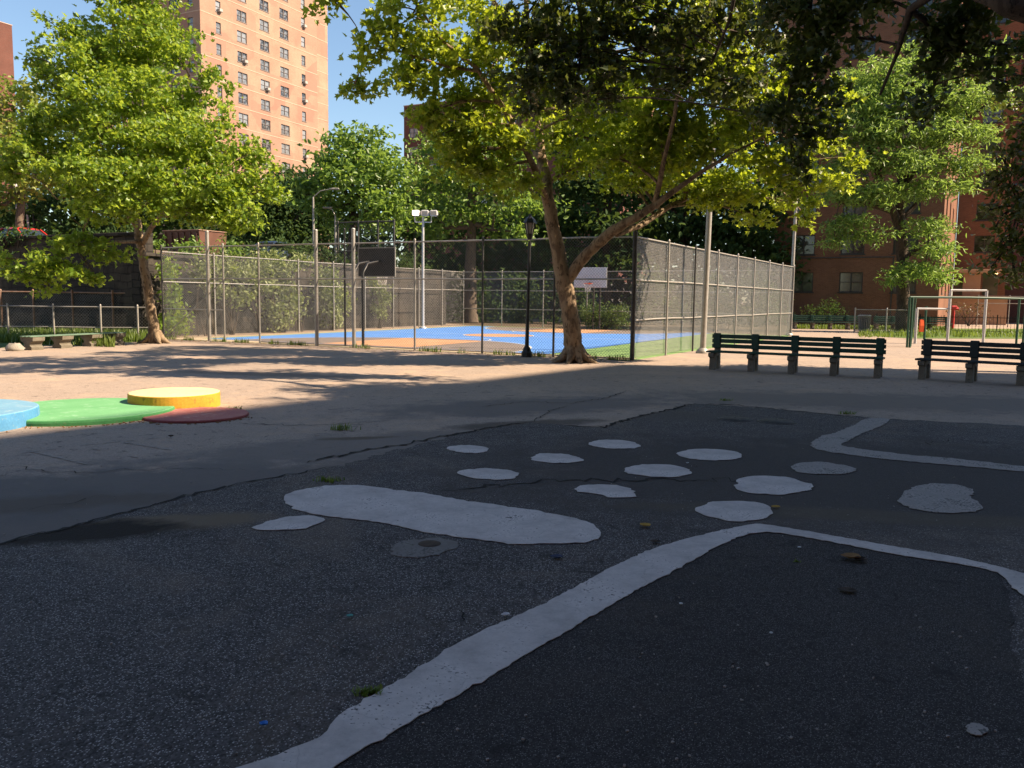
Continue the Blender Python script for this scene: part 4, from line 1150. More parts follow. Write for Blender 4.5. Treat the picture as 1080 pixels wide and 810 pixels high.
for px, zt_, lab, mt, r_ in ((19, 214, 'left thick pale pole behind the red car', 'pink_pole', .085), (30, 212, 'right slim pale pole behind the red car', 'pink_pole', .07), (36, 215, 'blue grey pole beside the two pale ones', 'dark_steel', .05)):
    q = P(px, 246, 50); plain_pole((q[0], q[1], TZ), P(px, zt_ - 24, 50)[2] - TZ, r_, lab, mt, 'street_pole', 'pole', 'poles on the upper street')
for px, py, dd, lab, ax_ in ((331, 208, 47, 'street lamp with a curved arm, the taller of two over the court', 22), (354, 228, 48, 'street lamp with a short arm, the lower of two over the court', -8)):
    q = P(px, 270, dd); root = empty('street_lamp', (q[0], q[1], TZ), lab, 'street lamp', 0, 'street lamps on the upper street')
    hh = P(px, py, dd)[2] - TZ; al = (ax_) / 880 * dd
    m = MB(); m.tube([(0, 0, 0), (0, 0, hh)], [.075, .05], 10); m.build('pole', M['steel'], root)
    m = MB(); m.tube([(0, 0, hh), (al * .35, 0, hh + .35), (al, 0, hh + .5)], .028, 8); m.build('arm', M['steel'], root)
    m = MB(); m.box((al, 0, hh + .47), (.55, .22, .10), .04); m.build('lamp_head', M['steel'], root)
q0 = P(357, 262, 46.5); q1 = P(416, 262, 45)
q0[2] = q1[2] = TZ
HF = P(357, 235, 46.5)[2] - TZ
LF = float(np.linalg.norm(q1 - q0))
run(q0, q1, HF, [0, LF * .37, LF * .72, LF], [(HF, 0, LF), (HF * .3, 0, LF)], 'dark pipe fence on the upper street under the green tree', pitch=.2, r=.003, post_mat='dark_steel', rail_mat='dark_steel', post_r=.05, rail_r=.04)

# ================================================================== BUILDINGS
def window_meshes(w, h, double, frame_mat, glass_mat, sill=True, rail=True):
    """frame mesh and pane mesh, local: x across, -y outward, z up, origin at the lower centre of the opening"""
    f = MB(); t = .055
    f.box((-w / 2 + t / 2, -.02, h / 2), (t, .10, h)); f.box((w / 2 - t / 2, -.02, h / 2), (t, .10, h))
    f.box((0, -.02, t / 2), (w - 2 * t, .10, t)); f.box((0, -.02, h - t / 2), (w - 2 * t, .10, t))
    if double: f.box((0, -.022, h / 2), (t * 1.3, .10, h - 2 * t))
    if rail:
        for cx in ((-w / 4, w / 4) if double else (0,)): f.box((cx, -.012, h * .5), ((w / 2 - 1.7 * t) if double else (w - 2 * t), .07, t * .8))
    if sill: f.box((0, -.07, -.05), (w + .16, .18, .09))
    p = MB(); p.box((0, .025, h / 2), (w - t, .02, h - t))
    return f, p
def add_window(parent, x, y, z, face, w, h, double, fm, gm, cache, label=None):
    """face: 'front' (looks to local -y) or 'side' (looks to local +x)"""
    key = (w, h, double, fm.name, gm.name)
    if key not in cache:
        f, p = window_meshes(w, h, double, fm, gm)
        fo = f.build('window', fm, parent); po = p.build('pane', gm, fo); cache[key] = (fo, po)
    else:
        fo = cache[key][0].copy(); COL.objects.link(fo); fo.parent = parent
        po = cache[key][1].copy(); COL.objects.link(po); po.parent = fo
    fo.location = (x, y, z); fo.rotation_euler = (0, 0, {'front': 0, 'side': math.pi / 2, 'left': -math.pi / 2}[face])
    return fo
def wall_with_openings(mb, L, H, opens, depth, face_fn, z0=0.0):
    """a wall with true recessed openings; opens: (x0,x1,z0,z1). face_fn maps (s, z, inward) to a point"""
    xs_ = sorted({0.0, L} | {o[0] for o in opens} | {o[1] for o in opens}); zs_ = sorted({z0, H} | {o[2] for o in opens} | {o[3] for o in opens})
    oset = [(o[0], o[1], o[2], o[3]) for o in opens]
    ix = {x: i for i, x in enumerate(xs_)}; 
    hole = set()
    for o in oset:
        for i in range(len(xs_) - 1):
            if xs_[i] >= o[0] - 1e-6 and xs_[i + 1] <= o[1] + 1e-6:
                for j in range(len(zs_) - 1):
                    if zs_[j] >= o[2] - 1e-6 and zs_[j + 1] <= o[3] + 1e-6: hole.add((i, j))
    for i in range(len(xs_) - 1):
        j = 0
        while j < len(zs_) - 1:
            if (i, j) in hole: j += 1; continue
            k = j
            while k + 1 < len(zs_) - 1 and (i, k + 1) not in hole: k += 1
            mb.add([face_fn(xs_[i], zs_[j], 0), face_fn(xs_[i + 1], zs_[j], 0), face_fn(xs_[i + 1], zs_[k + 1], 0), face_fn(xs_[i], zs_[k + 1], 0)], [(0, 1, 2, 3)])
            j = k + 1
    for a, b, c_, d_ in oset:
        q = [(a, c_), (b, c_), (b, d_), (a, d_)]
        for k in range(4):
            s, t = q[k], q[(k + 1) % 4]
            mb.add([face_fn(*s, 0), face_fn(*t, 0), face_fn(*t, depth), face_fn(*s, depth)], [(0, 1, 2, 3)])
        mb.add([face_fn(*p, depth) for p in q], [(0, 1, 2, 3)])

def box_building(name, label, corner, w, d, h, wallm, front=(), side=(), left=(), bands=True, floor=2.65, z0f=.9, fm=None, gm=None, ac=0, roof=True, band_m=None, rz=None, z_from=0.0, group=None):
    """corner: the near right corner of the plan; w runs to -x (front, faces -y), d runs to +y (side, faces +x). front/side: (distance from corner, width, double)"""
    root = empty(name, (corner[0], corner[1], 0), label, 'building', R(GA) if rz is None else rz, group)
    fm = fm or M['frame']; gm = gm or M['glass']
    n = int((h - 1) / floor)
    m = MB()
    zs_ = [z0f + k * floor for k in range(n) if z0f + k * floor + 1.6 < h and z0f + k * floor >= z_from]
    hh = 1.38
    fo = [(w - c - ww / 2, w - c + ww / 2, z, z + hh) for (c, ww, db) in front for z in zs_]
    so = [(c - ww / 2, c + ww / 2, z, z + hh) for (c, ww, db) in side for z in zs_]
    wall_with_openings(m, w, h, fo, .22, lambda s, z, i: (s - w, i, z))
    wall_with_openings(m, d, h, so, .22, lambda s, z, i: (-i, s, z))
    m.add([(-w, 0, 0), (-w, d, 0), (-w, d, h), (-w, 0, h)], [(3, 2, 1, 0)][::-1]); m.add([(0, d, 0), (-w, d, 0), (-w, d, h), (0, d, h)], [(0, 1, 2, 3)])
    m.build('wall', wallm, root)
    if roof:
        r_ = MB(); r_.box((-w / 2, d / 2, h + .06), (w + .12, d + .12, .12)); r_.build('roof', M['band'], root)
    cache = {}
    rs = random.Random(len(label))
    nac = 0
    for face, lst in (('front', front), ('side', side)):
        for (c, ww, db) in lst:
            for z in zs_:
                loc = (-c, .12, z) if face == 'front' else (-.12, c, z)
                wo = add_window(root, loc[0], loc[1], z, face, ww, hh, db, fm, gm, cache)
                if ac and rs.random() < ac:
                    am = MB(); am.box((ww * .2, -.28, .22), (.55, .5, .4), .03); am.box((ww * .2, -.535, .22), (.45, .02, .3)); am.build('air_conditioner', M['ac'], wo); nac += 1
    if bands:
        b = MB()
        for k in range(n + 1):
            z = z0f - .62 + k * floor
            if z < z_from or z > h: continue
            b.box((-w / 2, -.01, z), (w + .03, .03, .11)); b.box((.01, d / 2 + .03, z), (.03, d - .02, .11))
        b.build('floor_band', band_m or M['band'], root)
    return root

# pale orange slab tower beyond the upper street
tc = P(213, 100, 108.8)
box_building('apartment_tower', 'tall sunlit orange brick tower behind the spotted tree', (tc[0], tc[1]), 13, 22.2, 54, M['brick_tower'],
             front=[(1.7, .85, False), (4.6, 1.7, True), (8.6, 1.7, True)], side=[(3.0, .85, False), (7.1, 1.75, True), (11.3, 1.75, True), (15.2, 1.75, True), (19.2, .85, False)],
             fm=M['frame_pale'], gm=M['glass_far'], ac=.22, z_from=14, z0f=.9 - .25)
tc2 = P(346, 100, 150)
box_building('apartment_tower', 'narrow brick wing showing right of the sunlit orange tower', (tc2[0] - .452 * 12, tc2[1] - .892 * 12), 9, 12, 58, M['brick_tower'], front=[(4.5, 1.6, True)], side=[(6.0, .85, False)], fm=M['frame_pale'], gm=M['glass_far'], z_from=22, rz=R(GA))
tc3 = P(14, 60, 150)
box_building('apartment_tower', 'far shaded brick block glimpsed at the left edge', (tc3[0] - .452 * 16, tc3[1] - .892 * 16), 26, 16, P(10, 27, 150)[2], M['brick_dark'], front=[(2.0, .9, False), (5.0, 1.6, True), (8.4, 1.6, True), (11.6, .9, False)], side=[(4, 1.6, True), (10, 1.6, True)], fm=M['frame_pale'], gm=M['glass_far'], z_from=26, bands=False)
tc4 = P(426, 112, 125)
box_building('apartment_tower', 'dark red brick block peeping out left of the big plane tree', (tc4[0] + 30, tc4[1] - 15), 30 / math.cos(R(27)), 14, P(430, 112, 125)[2], M['brick_dark'], front=[(32, 1.5, True), (28.5, 1.5, True), (24, 1.5, True), (20, 1.5, True), (16, 1.5, True)], fm=M['frame_pale'], gm=M['glass_far'], z_from=14, bands=False)

# brick apartment house on the right: two wings stepping back and an entrance
HR = R(-30); HU = np.array([math.cos(HR), math.sin(HR), 0]); HV = np.array([-math.sin(HR), math.cos(HR), 0])
c1 = P(989, 330, 56.0)
w1 = 10.9
house = box_building('brick_building', 'red brown brick wing with dark windows behind the honey locust', (c1[0], c1[1]), w1, 18.5, 30, M['brick_red'], front=[(2.2, 1.55, True), (5.55, 1.55, True), (8.85, 1.55, True)], side=[(3, 1.5, True), (7.5, 1.5, True), (12, 1.5, True)], z0f=2.35, bands=False, rz=HR)
b = MB(); b.box((-w1 / 2 - 1.3, -.03, 4.75), (w1 - 3.0, .06, .07)); b.box((-2.9, -.03, 2.2), (.07, .06, 5.0)); b.build('drain_pipe', M['dark_steel'], house)
c2 = c1 + HU * 3.9 + HV * 18.7
wing = box_building('brick_building', 'set back brick wing over the entrance canopy', (c2[0], c2[1]), 3.88, 9.0, 30, M['brick_red'], front=[(1.75, 1.5, True)], z0f=6.0, bands=False, rz=HR)
c3 = c2 + HU * 16 + HV * 6
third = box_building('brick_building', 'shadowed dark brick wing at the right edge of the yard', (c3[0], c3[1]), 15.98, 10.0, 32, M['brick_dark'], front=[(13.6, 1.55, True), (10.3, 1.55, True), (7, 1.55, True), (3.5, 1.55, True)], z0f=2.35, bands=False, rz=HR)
# entrance: canopy on a pier above a raised landing
ec = c2 - HU * 2.6 - HV * 3.2
root = empty('entrance_porch', (ec[0], ec[1], 0), 'tan entrance porch with a flat canopy on a pier', 'porch', HR)
zc = P(1020, 288, 69)[2]; zl = P(1020, 313, 69)[2]
m = MB(); m.box((0.6, .4, zc + .12), (4.6, 2.6, .26), .02); m.build('canopy', M['tan_stone'], root)
m = MB(); m.box((.2, -.3, (zl + zc) / 2), (1.25, .35, zc - zl - .01)); m.build('pier', M['tan_stone'], root)
m = MB(); m.box((.6, .2, zl / 2), (4.4, 3.0, zl)); m.box((.6, -.2, zl + .03), (4.6, 3.2, .06)); m.build('landing', M['tan_stone'], root)
for dx, dw in ((-.75, .6), (1.5, 1.1)):
    m = MB(); m.box((dx, .65, (zl + zc) / 2), (dw, .05, zc - zl - .3)); m.build('doorway', M['glass'], root)
m = MB(); m.lathe([(.02, -.1), (.14, -.08), (.16, 0)], (1.85, -.3, zc - .02), 14)
lw = NT('porch_lamp_glow'); em = lw.n('ShaderNodeEmission'); em.inputs[0].default_value = (1, .62, .25, 1); em.inputs[1].default_value = 2.0
m.build('porch_lamp', lw.done(em), root)
q = P(998, 331, 55.2); root = empty('standpipe', (q[0] + .05, q[1] - .8, 0), 'bright red standpipe by the building corner', 'standpipe')
zz = P(998, 324, 55.2)[2]
m = MB(); m.tube([(0, 0, 0), (0, 0, zz)], .09, 10); m.build('pipe', M['red_metal'], root)
m = MB(); m.tube([(-.3, 0, zz - .1), (.3, 0, zz - .1)], .10, 10); m.box((0, 0, zz + .02), (.4, .22, .18), .05); m.build('valve_head', M['red_metal'], root)
q = P(1062, 330, 64); run(P(1030, 341, 62) * np.array([1, 1, 0]), P(1100, 341, 60) * np.array([1, 1, 0]), 2.2, [0, 2, 4, 5.8], [(2.2, 0, 5.8), (1.7, 0, 5.8)], 'grey handrail of the ramp beside the porch', mesh=False, name='handrail', post_r=.03)
# the tall block that shades the yard, out of frame to the right
SUN_EL, SUN_AZ = 42.0, -8.0
sd = np.array([math.cos(R(SUN_AZ)), math.sin(R(SUN_AZ)), 0])
HB = 42.0
SHADOW_TIP = np.array([2.7, 20.8, 0])
sc_ = SHADOW_TIP + sd * HB / math.tan(R(SUN_EL))
bl = empty('apartment_tower', (sc_[0], sc_[1], 0), 'red brick block whose shade covers the near yard', 'building', R(-36))
m = MB(); m.box((17, -35, HB / 2), (34, 70, HB)); m.build('wall', M['brick_red'], bl)
m = MB(); m.box((17, -35, HB + .05), (34.0, 70.0, .1)); m.build('roof', M['band'], bl)
cache = {}
for k in range(1, 8):
    for j in range(5): add_window(bl, -.03, -k * 8.0, 2.0 + j * 2.65, 'left', 1.55, 1.38, True, M['frame'], M['glass'], cache)

bk = empty('apartment_tower', (-34, -13, 0), 'red brick block standing behind the viewpoint', 'building', R(GA))  # added out of view to block sky light over the near yard
m = MB(); m.box((35, -8, 17), (70, 16, 34)); m.build('wall', M['brick_red'], bk)
m = MB(); m.box((35, -8, 34.06), (70.2, 16.2, .1)); m.build('roof', M['band'], bk)
cache = {}
for k in range(14):
    for j in range(6):
        fo = add_window(bk, 3 + k * 4.9, .03, 2.0 + j * 2.65, 'front', 1.55, 1.38, True, M['frame'], M['glass'], cache); fo.rotation_euler = (0, 0, math.pi)
# ================================================================== TREES
def PX(px, py, d, wpx=None):
    p = P(px, py, d)
    return (p, wpx / 2 / FOC * d) if wpx is not None else p
def CL(px, py, d, rx, ry=None, rd=None):
    """clump measured in the photograph: centre, half width and half height in its pixels, half depth in metres"""
    ry = ry or rx * .8
    a, b = rx / FOC * d, ry / FOC * d
    return (P(px, py, d), (a, rd if rd else a, b))

# --- big plane tree at the court fence
bt = G(605, 382); bd = bt[1]
trunk = [(bt - np.array([0, 0, .1]), .28), PX(604, 372, bd, 21), PX(603, 350, bd, 19), PX(600, 329, bd, 18), PX(596, 305, bd, 18.5), PX(591, 280, bd, 15.5), PX(582, 230, bd, 14), PX(577, 200, bd, 12.5), PX(572, 170, bd + .2, 11), PX(566, 130, bd + .3, 9), PX(560, 80, bd + .2, 7), PX(556, 20, bd, 5.5), PX(552, -60, bd, 4)]
limbs = [
    [PX(598, 296, bd, 12.5), PX(612, 276, bd - .1, 12), PX(630, 257, bd - .3, 11.5), PX(648, 242, bd - .6, 11), PX(670, 230, bd - .9, 9), PX(700, 210, bd - 1.2, 6.5), PX(735, 184, bd - 1.5, 4.5), PX(775, 160, bd - 1.8, 3), PX(815, 140, bd - 2, 2)],
    [PX(650, 246, bd - .5, 8.2), PX(675, 238, bd, 6.6), PX(705, 218, bd + .6, 5.7), PX(745, 200, bd + 1.2, 4.1), PX(800, 190, bd + 1.6, 2.5)],
    [PX(690, 217, bd - 1, 6.6), PX(700, 170, bd - 1.8, 4.9), PX(712, 120, bd - 2.4, 4.1), PX(720, 60, bd - 2.8, 2.9), PX(730, -10, bd - 3, 1.6)],
    [PX(578, 215, bd, 8.2), PX(560, 170, bd - 1.2, 6.6), PX(535, 120, bd - 2.2, 5.7), PX(503, 72, bd - 3.0, 4.5), PX(468, 45, bd - 3.5, 3.3), PX(440, 5, bd - 4, 2.5), PX(405, -30, bd - 4.3, 1.6)],
    [PX(505, 75, bd - 3, 3.7), PX(470, 70, bd - 3.2, 2.9), PX(425, 55, bd - 3.6, 2.0), PX(385, 50, bd - 4, 1.2)],
    [PX(570, 165, bd, 6.6), PX(540, 150, bd + 1, 4.9), PX(505, 125, bd + 2, 3.3), PX(460, 115, bd + 2.6, 2.0)],
    [PX(562, 100, bd, 5.7), PX(600, 60, bd + 1.2, 4.1), PX(650, 20, bd + 2, 3.3), PX(690, -40, bd + 2.5, 2.5)],
    [PX(560, 60, bd, 4.9), PX(520, 0, bd - 1, 4.1), PX(480, -60, bd - 2, 2.5)],
]
cl = []
spec = [(400, 45, -4.2, 40, 26), (372, 95, -3.8, 22, 16), (430, 20, -4, 40, 30), (430, 80, -3, 40, 34), (470, 140, -2.2, 32, 28), (455, 118, -2.8, 28, 22), (480, 50, -3.2, 44, 34), (500, 110, -2, 46, 36), (490, 165, -1.6, 40, 26), (520, 180, -1.2, 34, 24), (540, 140, -1.5, 44, 32), (545, 195, -1.0, 28, 18), (530, 60, -2.5, 46, 36), (520, 5, -2, 46, 30), (470, -20, -3, 46, 30),
        (600, 30, 1, 54, 34), (640, 80, 1.4, 50, 32), (600, 120, 1.5, 44, 28), (660, 10, 1.8, 54, 34), (640, 150, 1.6, 44, 22), (690, 60, -1.8, 50, 34), (700, 120, -1.6, 46, 30), (690, 170, -.8, 44, 22), (740, 30, -2.2, 54, 36), (750, 90, -2, 50, 34), (745, 150, -1.4, 46, 26), (770, 185, .4, 40, 20), (800, 60, -1.8, 52, 36), (800, 125, -1.6, 50, 30), (815, 170, -.6, 42, 22), (805, 212, .6, 26, 12), (835, 190, -.4, 30, 18), (850, 150, -1, 26, 22), (840, 100, -1.6, 34, 28), (720, 195, .8, 40, 14), (665, 190, .5, 36, 14), (760, 208, 0, 36, 12), (795, 228, .3, 24, 10), (838, 214, .2, 24, 12), (862, 185, -.4, 20, 20), (872, 145, -.6, 22, 24), (880, 105, -1, 24, 24), (905, 165, -.6, 16, 14), (850, 232, .2, 14, 8), (890, 190, -.2, 16, 10), (690, 145, -1, 44, 24), (640, 165, -.6, 36, 18), (740, 215, .8, 20, 8), (780, -10, -2, 54, 34), (700, -30, 0, 60, 36), (600, -40, 0, 70, 40),
        (560, 100, 1.8, 40, 30), (690, -90, 2, 60, 30), (470, -90, -5.6, 44, 22), (545, -120, -4.8, 46, 24), (400, -50, -4.8, 40, 22), (610, -95, -5.2, 46, 22), (430, -140, -4.4, 40, 20), (665, -70, -4, 44, 22), (520, -60, -5.8, 40, 20), (350, 0, -4.6, 24, 16), (720, -130, -4.6, 44, 22), (560, -170, -3, 60, 26), (610, 175, -.4, 30, 18), (660, 165, .4, 34, 18), (705, 178, 1, 34, 14), (590, 150, .6, 30, 20), (570, 70, .4, 36, 26), (620, 120, -.8, 34, 22), (665, 110, .2, 36, 22), (715, 150, .4, 34, 20), (770, 130, .2, 36, 22), (730, 60, .6, 40, 26), (820, 90, .4, 34, 24), (780, 100, -2.2, 34, 20)]
for px, py, dz, rx, ry in spec: cl.append(CL(px, py, bd + dz, rx, ry))
make_tree('plane_tree', 'large forked plane tree with flared roots at the court fence', (bt[0], bt[1], 0), trunk, limbs, cl, M['bark_plane'], M['leaf_plane'], 38, 23, .16, .15, roots=9, twigs=5)

# --- spotted plane tree on the left
lt = G(164, 362); ld = lt[1]
trunk = [(lt - np.array([0, 0, .1]), .25), PX(163, 352, ld, 12.3), PX(160, 335, ld, 10.2), PX(156, 305, ld, 9.8), PX(151, 275, ld, 9.0), PX(147, 250, ld, 9.0), PX(143, 225, ld, 7.4), PX(138, 180, ld, 6.6), PX(132, 130, ld, 5.3), PX(124, 70, ld, 4.1), PX(118, 10, ld, 2.5)]
limbs = [
    [PX(149, 258, ld, 6.6), PX(160, 240, ld - .4, 5.3), PX(172, 224, ld - 1, 4.1), PX(195, 205, ld - 1.6, 3.3), PX(230, 185, ld - 2.2, 2.0)],
    [PX(168, 228, ld - .8, 3.3), PX(190, 228, ld - 1, 2.5), PX(225, 222, ld - 1.4, 1.6)],
    [PX(145, 240, ld, 5.7), PX(125, 215, ld - 1, 4.1), PX(95, 200, ld - 2, 3.3), PX(60, 210, ld - 2.8, 2.0)],
    [PX(147, 255, ld, 4.1), PX(120, 255, ld - 1.2, 3.3), PX(80, 262, ld - 2.2, 2.5), PX(40, 275, ld - 3, 1.6)],
    [PX(138, 180, ld, 4.9), PX(170, 130, ld + .6, 3.3), PX(200, 80, ld + 1, 2.5)],
    [PX(134, 150, ld, 4.9), PX(95, 110, ld - .6, 3.3), PX(60, 70, ld - 1, 2.0)],
    [PX(141, 205, ld, 4.9), PX(190, 165, ld - .8, 3.3), PX(245, 140, ld - 1.2, 2.0)],
]
spec = [(125, -10, 0, 44, 30), (72, 32, -.6, 26, 20), (95, 60, -1.2, 46, 34), (140, 40, -.8, 44, 32), (170, 30, .4, 34, 26), (185, 60, .6, 26, 22), (60, 90, -1, 36, 26), (40, 60, -.4, 20, 16), (110, 105, -1.8, 50, 32), (160, 95, -1.4, 44, 30), (190, 110, 0, 26, 22), (70, 135, -1.6, 46, 30), (125, 150, -2.2, 50, 30), (180, 150, -1.8, 48, 30), (225, 95, 0, 20, 22), (235, 125, -.4, 18, 18), (225, 160, -1.2, 40, 26), (262, 165, -.8, 26, 18), (265, 190, -1.0, 34, 18), (225, 195, -1.8, 44, 24), (180, 195, -2.4, 48, 26), (285, 205, -1, 20, 12), (245, 220, -1.4, 36, 14), (255, 238, -1.2, 24, 10), (210, 228, -1.8, 34, 14), (130, 190, -2.8, 50, 26), (85, 180, -2.6, 46, 28), (40, 160, -2, 40, 24), (100, 222, -3, 30, 18), (140, 222, -3, 34, 14), (80, 258, -2.8, 36, 14), (50, 276, -3, 34, 10), (30, 290, -3.1, 26, 11), (75, 285, -3, 22, 10), (2, 272, -3, 18, 9), (115, 268, -2.4, 22, 11), (52, 306, -3, 10, 6), (100, 140, 1.5, 50, 40), (180, 140, 1.6, 46, 40), (120, 60, 1.4, 46, 40), (150, -40, 0, 44, 26), (100, 290, -2.6, 10, 7), (10, 182, -2, 26, 14)]
cl = [CL(px, py, ld + dz, rx, ry) for px, py, dz, rx, ry in spec]
make_tree('plane_tree', 'sunny young plane tree with spotted bark left of the court', (lt[0], lt[1], 0), trunk, limbs, cl, M['bark_plane'], M['leaf_plane_lush'], 36, 26, .165, .15, roots=5, twigs=4)

# --- shaded plane tree whose canopy hangs over the yard from the right
ft = np.array([11.6, 12.2, 0])
trunk = [(ft, .42), (ft + (-.15, .05, 2.0), .36), (ft + (-.5, .1, 4.2), .32), (ft + (-1.0, .2, 6.2), .27), (ft + (-1.3, .3, 9.0), .2), (ft + (-1.2, .4, 12), .1)]
limbs = [
    [(ft + (-.6, .1, 4.6), .22), PX(1062, 4, 11.0, 24), PX(1010, -25, 11.6, 17), PX(940, -45, 12.4, 13), PX(860, -40, 13.2, 11), PX(780, -40, 14.4, 8), PX(700, -35, 15, 6), PX(630, -25, 15.6, 4), PX(575, -10, 16, 2.5)],
    [PX(1010, -25, 11.6, 10), PX(960, 10, 12.2, 8), PX(945, 60, 12.8, 4), PX(928, 100, 13.2, 2.5)],
    [PX(860, -40, 13.2, 8), PX(850, 30, 13.8, 6), PX(835, 90, 14.2, 4), PX(825, 140, 14.4, 2)],
    [PX(960, 10, 12.4, 7), PX(1000, 40, 13, 5), PX(985, 90, 13.4, 3), PX(975, 130, 13.6, 2)],
    [PX(780, -40, 14.4, 5), PX(770, 20, 15, 3.5), PX(745, 80, 15.6, 2)],
]
spec = [(548, 30, 15.4, 36, 30), (585, 20, 15.2, 40, 34), (575, 75, 15.6, 34, 26), (560, 112, 15.8, 20, 14), (625, 40, 15.0, 42, 30), (605, 100, 15.6, 26, 16), (665, 20, 14.6, 44, 30), (650, 75, 15, 32, 22), (705, 40, 14.6, 40, 30), (700, 90, 14.8, 26, 18), (745, 15, 14.2, 44, 30), (735, 75, 14.6, 30, 24), (790, 35, 14, 44, 34), (775, 95, 14.4, 32, 20), (830, 10, 13.6, 46, 32), (835, 65, 14, 40, 30), (820, 115, 14.3, 34, 22), (845, 178, 14.5, 20, 11), (870, 135, 14.2, 24, 16), (600, 70, 15.9, 34, 24), (545, 85, 16, 26, 20), (630, 105, 16, 24, 14), (865, 100, 14, 34, 26), (850, 150, 14.4, 24, 14), (880, 40, 13.4, 44, 34), (925, 0, 12.8, 40, 20), (905, 40, 13, 16, 14), (975, 25, 12.8, 22, 16), (1000, 30, 12.9, 44, 26), (1040, 35, 12.6, 36, 20), (980, 70, 13.2, 26, 18), (975, 100, 13.5, 26, 16), (1005, 60, 13.2, 22, 14), (965, 128, 13.6, 20, 12), (1072, 50, 12.4, 26, 24), (1040, 62, 12.6, 34, 16), (1065, 88, 12.4, 24, 18), (1020, 18, 12.6, 40, 20), (890, 12, 13.2, 34, 20), (640, -20, 14.8, 60, 30), (760, -50, 14, 70, 34), (900, -50, 12.8, 70, 36), (1030, -20, 12, 60, 26), (1060, -100, 11.4, 80, 44)]
cl = [CL(px, py, max(d, 15.8) if px < 800 else d, rx, ry) for px, py, d, rx, ry in spec]
cl += [(ft + (-1, .4, 10.5), (2.6, 2.4, 1.8)), (ft + (1.5, 0, 9), (2.4, 2.2, 1.8))]
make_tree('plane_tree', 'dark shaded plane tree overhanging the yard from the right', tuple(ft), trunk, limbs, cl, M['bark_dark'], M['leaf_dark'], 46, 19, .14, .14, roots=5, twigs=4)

# --- honey locust in the lawn
ht = G(953, 350.5); hd_ = ht[1]
trunk = [(ht - np.array([0, 0, .1]), .50), PX(953, 342, hd_, 17), PX(953, 320, hd_, 13.5), PX(952, 285, hd_, 12), PX(950, 250, hd_, 12), PX(948, 225, hd_, 11), PX(951, 190, hd_, 9), PX(957, 150, hd_, 7), PX(962, 100, hd_, 4)]
limbs = [
    [PX(949, 240, hd_, 9), PX(938, 212, hd_ - .5, 7), PX(925, 180, hd_ - 1, 5), PX(910, 140, hd_ - 1.4, 3)],
    [PX(950, 200, hd_, 7), PX(975, 165, hd_ - .5, 5), PX(1005, 140, hd_ - 1, 3.5), PX(1040, 110, hd_ - 1.4, 2)],
    [PX(949, 235, hd_, 6), PX(975, 205, hd_, 4), PX(1010, 190, hd_ - .4, 2.5)],
    [PX(951, 275, hd_, 5), PX(968, 262, hd_ - 1, 4), PX(988, 262, hd_ - 1.4, 2)],
    [PX(947, 225, hd_, 6), PX(915, 215, hd_ - 1, 4), PX(885, 215, hd_ - 1.6, 2)],
]
spec = [(975, 52, 0, 26, 12), (930, 80, -1, 44, 16), (990, 75, -.6, 50, 18), (1040, 62, -1, 30, 14), (910, 110, -1.4, 36, 20), (955, 105, -1.4, 48, 20), (1010, 105, -1.2, 44, 18), (1050, 100, -1, 24, 12), (895, 140, -1.4, 30, 18), (935, 140, -1.8, 44, 18), (985, 138, -1.6, 44, 16), (1025, 140, -1.2, 30, 12), (900, 172, -1.4, 34, 16), (945, 172, -1.8, 40, 16), (995, 170, -1.4, 38, 14), (1030, 172, -1, 20, 9), (890, 205, -1.6, 32, 16), (925, 205, -1.8, 32, 14), (975, 200, -1.4, 36, 12), (1015, 195, -1.2, 24, 9), (895, 235, -1.6, 30, 12), (920, 250, -1.6, 20, 9), (880, 252, -1.4, 18, 9), (978, 240, -1.2, 26, 12), (990, 262, -1.4, 26, 12), (975, 285, -1.2, 30, 12), (940, 295, -1.2, 14, 10), (998, 290, -1.4, 14, 10), (925, 120, 1.4, 40, 40), (990, 120, 1.4, 40, 40)]
cl = [CL(px, py, hd_ + dz, rx, ry) for px, py, dz, rx, ry in spec]
make_tree('honey_locust_tree', 'feathery pale honey locust with a dark trunk before the brick building', (ht[0], ht[1], 0), trunk, limbs, cl, M['bark_dark'], M['leaf_locust'], 22, 26, .34, .27, 'narrow', flat=.42, twigs=2)

# --- dark drooping tree at the right edge
rt = np.array([15.6, 19.4, 0])
trunk = [(rt, .3), (rt + (-.1, 0, 2), .25), (rt + (-.3, .1, 4), .2), (rt + (-.4, .1, 7), .12), (rt + (-.3, 0, 9), .05)]
limbs = [[(rt + (-.2, 0, 3.4), .12), (rt + (-1.3, .2, 4.4), .09), (rt + (-2.6, .3, 4.5), .06), (rt + (-3.8, .4, 3.9), .03)], [(rt + (-.4, 0, 5), .1), (rt + (-1.8, .2, 6), .07), (rt + (-3.2, .3, 6.2), .03)]]
spec = [(1085, 170, 19.4, 26, 22), (1070, 195, 19.5, 22, 16), (1090, 215, 19.3, 34, 22), (1062, 225, 19.6, 20, 14), (1050, 240, 19.7, 16, 9), (1085, 250, 19.3, 34, 20), (1060, 262, 19.6, 20, 12), (1090, 285, 19.3, 26, 16), (1072, 297, 19.5, 14, 9), (1100, 140, 19.4, 30, 24), (1078, 130, 19.6, 14, 10), (1052, 195, 19.6, 18, 14), (1060, 165, 19.7, 18, 12), (1045, 282, 19.6, 16, 10), (1052, 265, 19.7, 18, 12), (1075, 110, 19.6, 16, 12), (1040, 222, 19.7, 12, 9), (1130, 200, 19.4, 40, 40), (1130, 260, 19.2, 40, 30), (1140, 130, 19.4, 40, 40), (1170, 90, 19.4, 50, 40)]
cl = [CL(px, py, d, rx, ry) for px, py, d, rx, ry in spec]
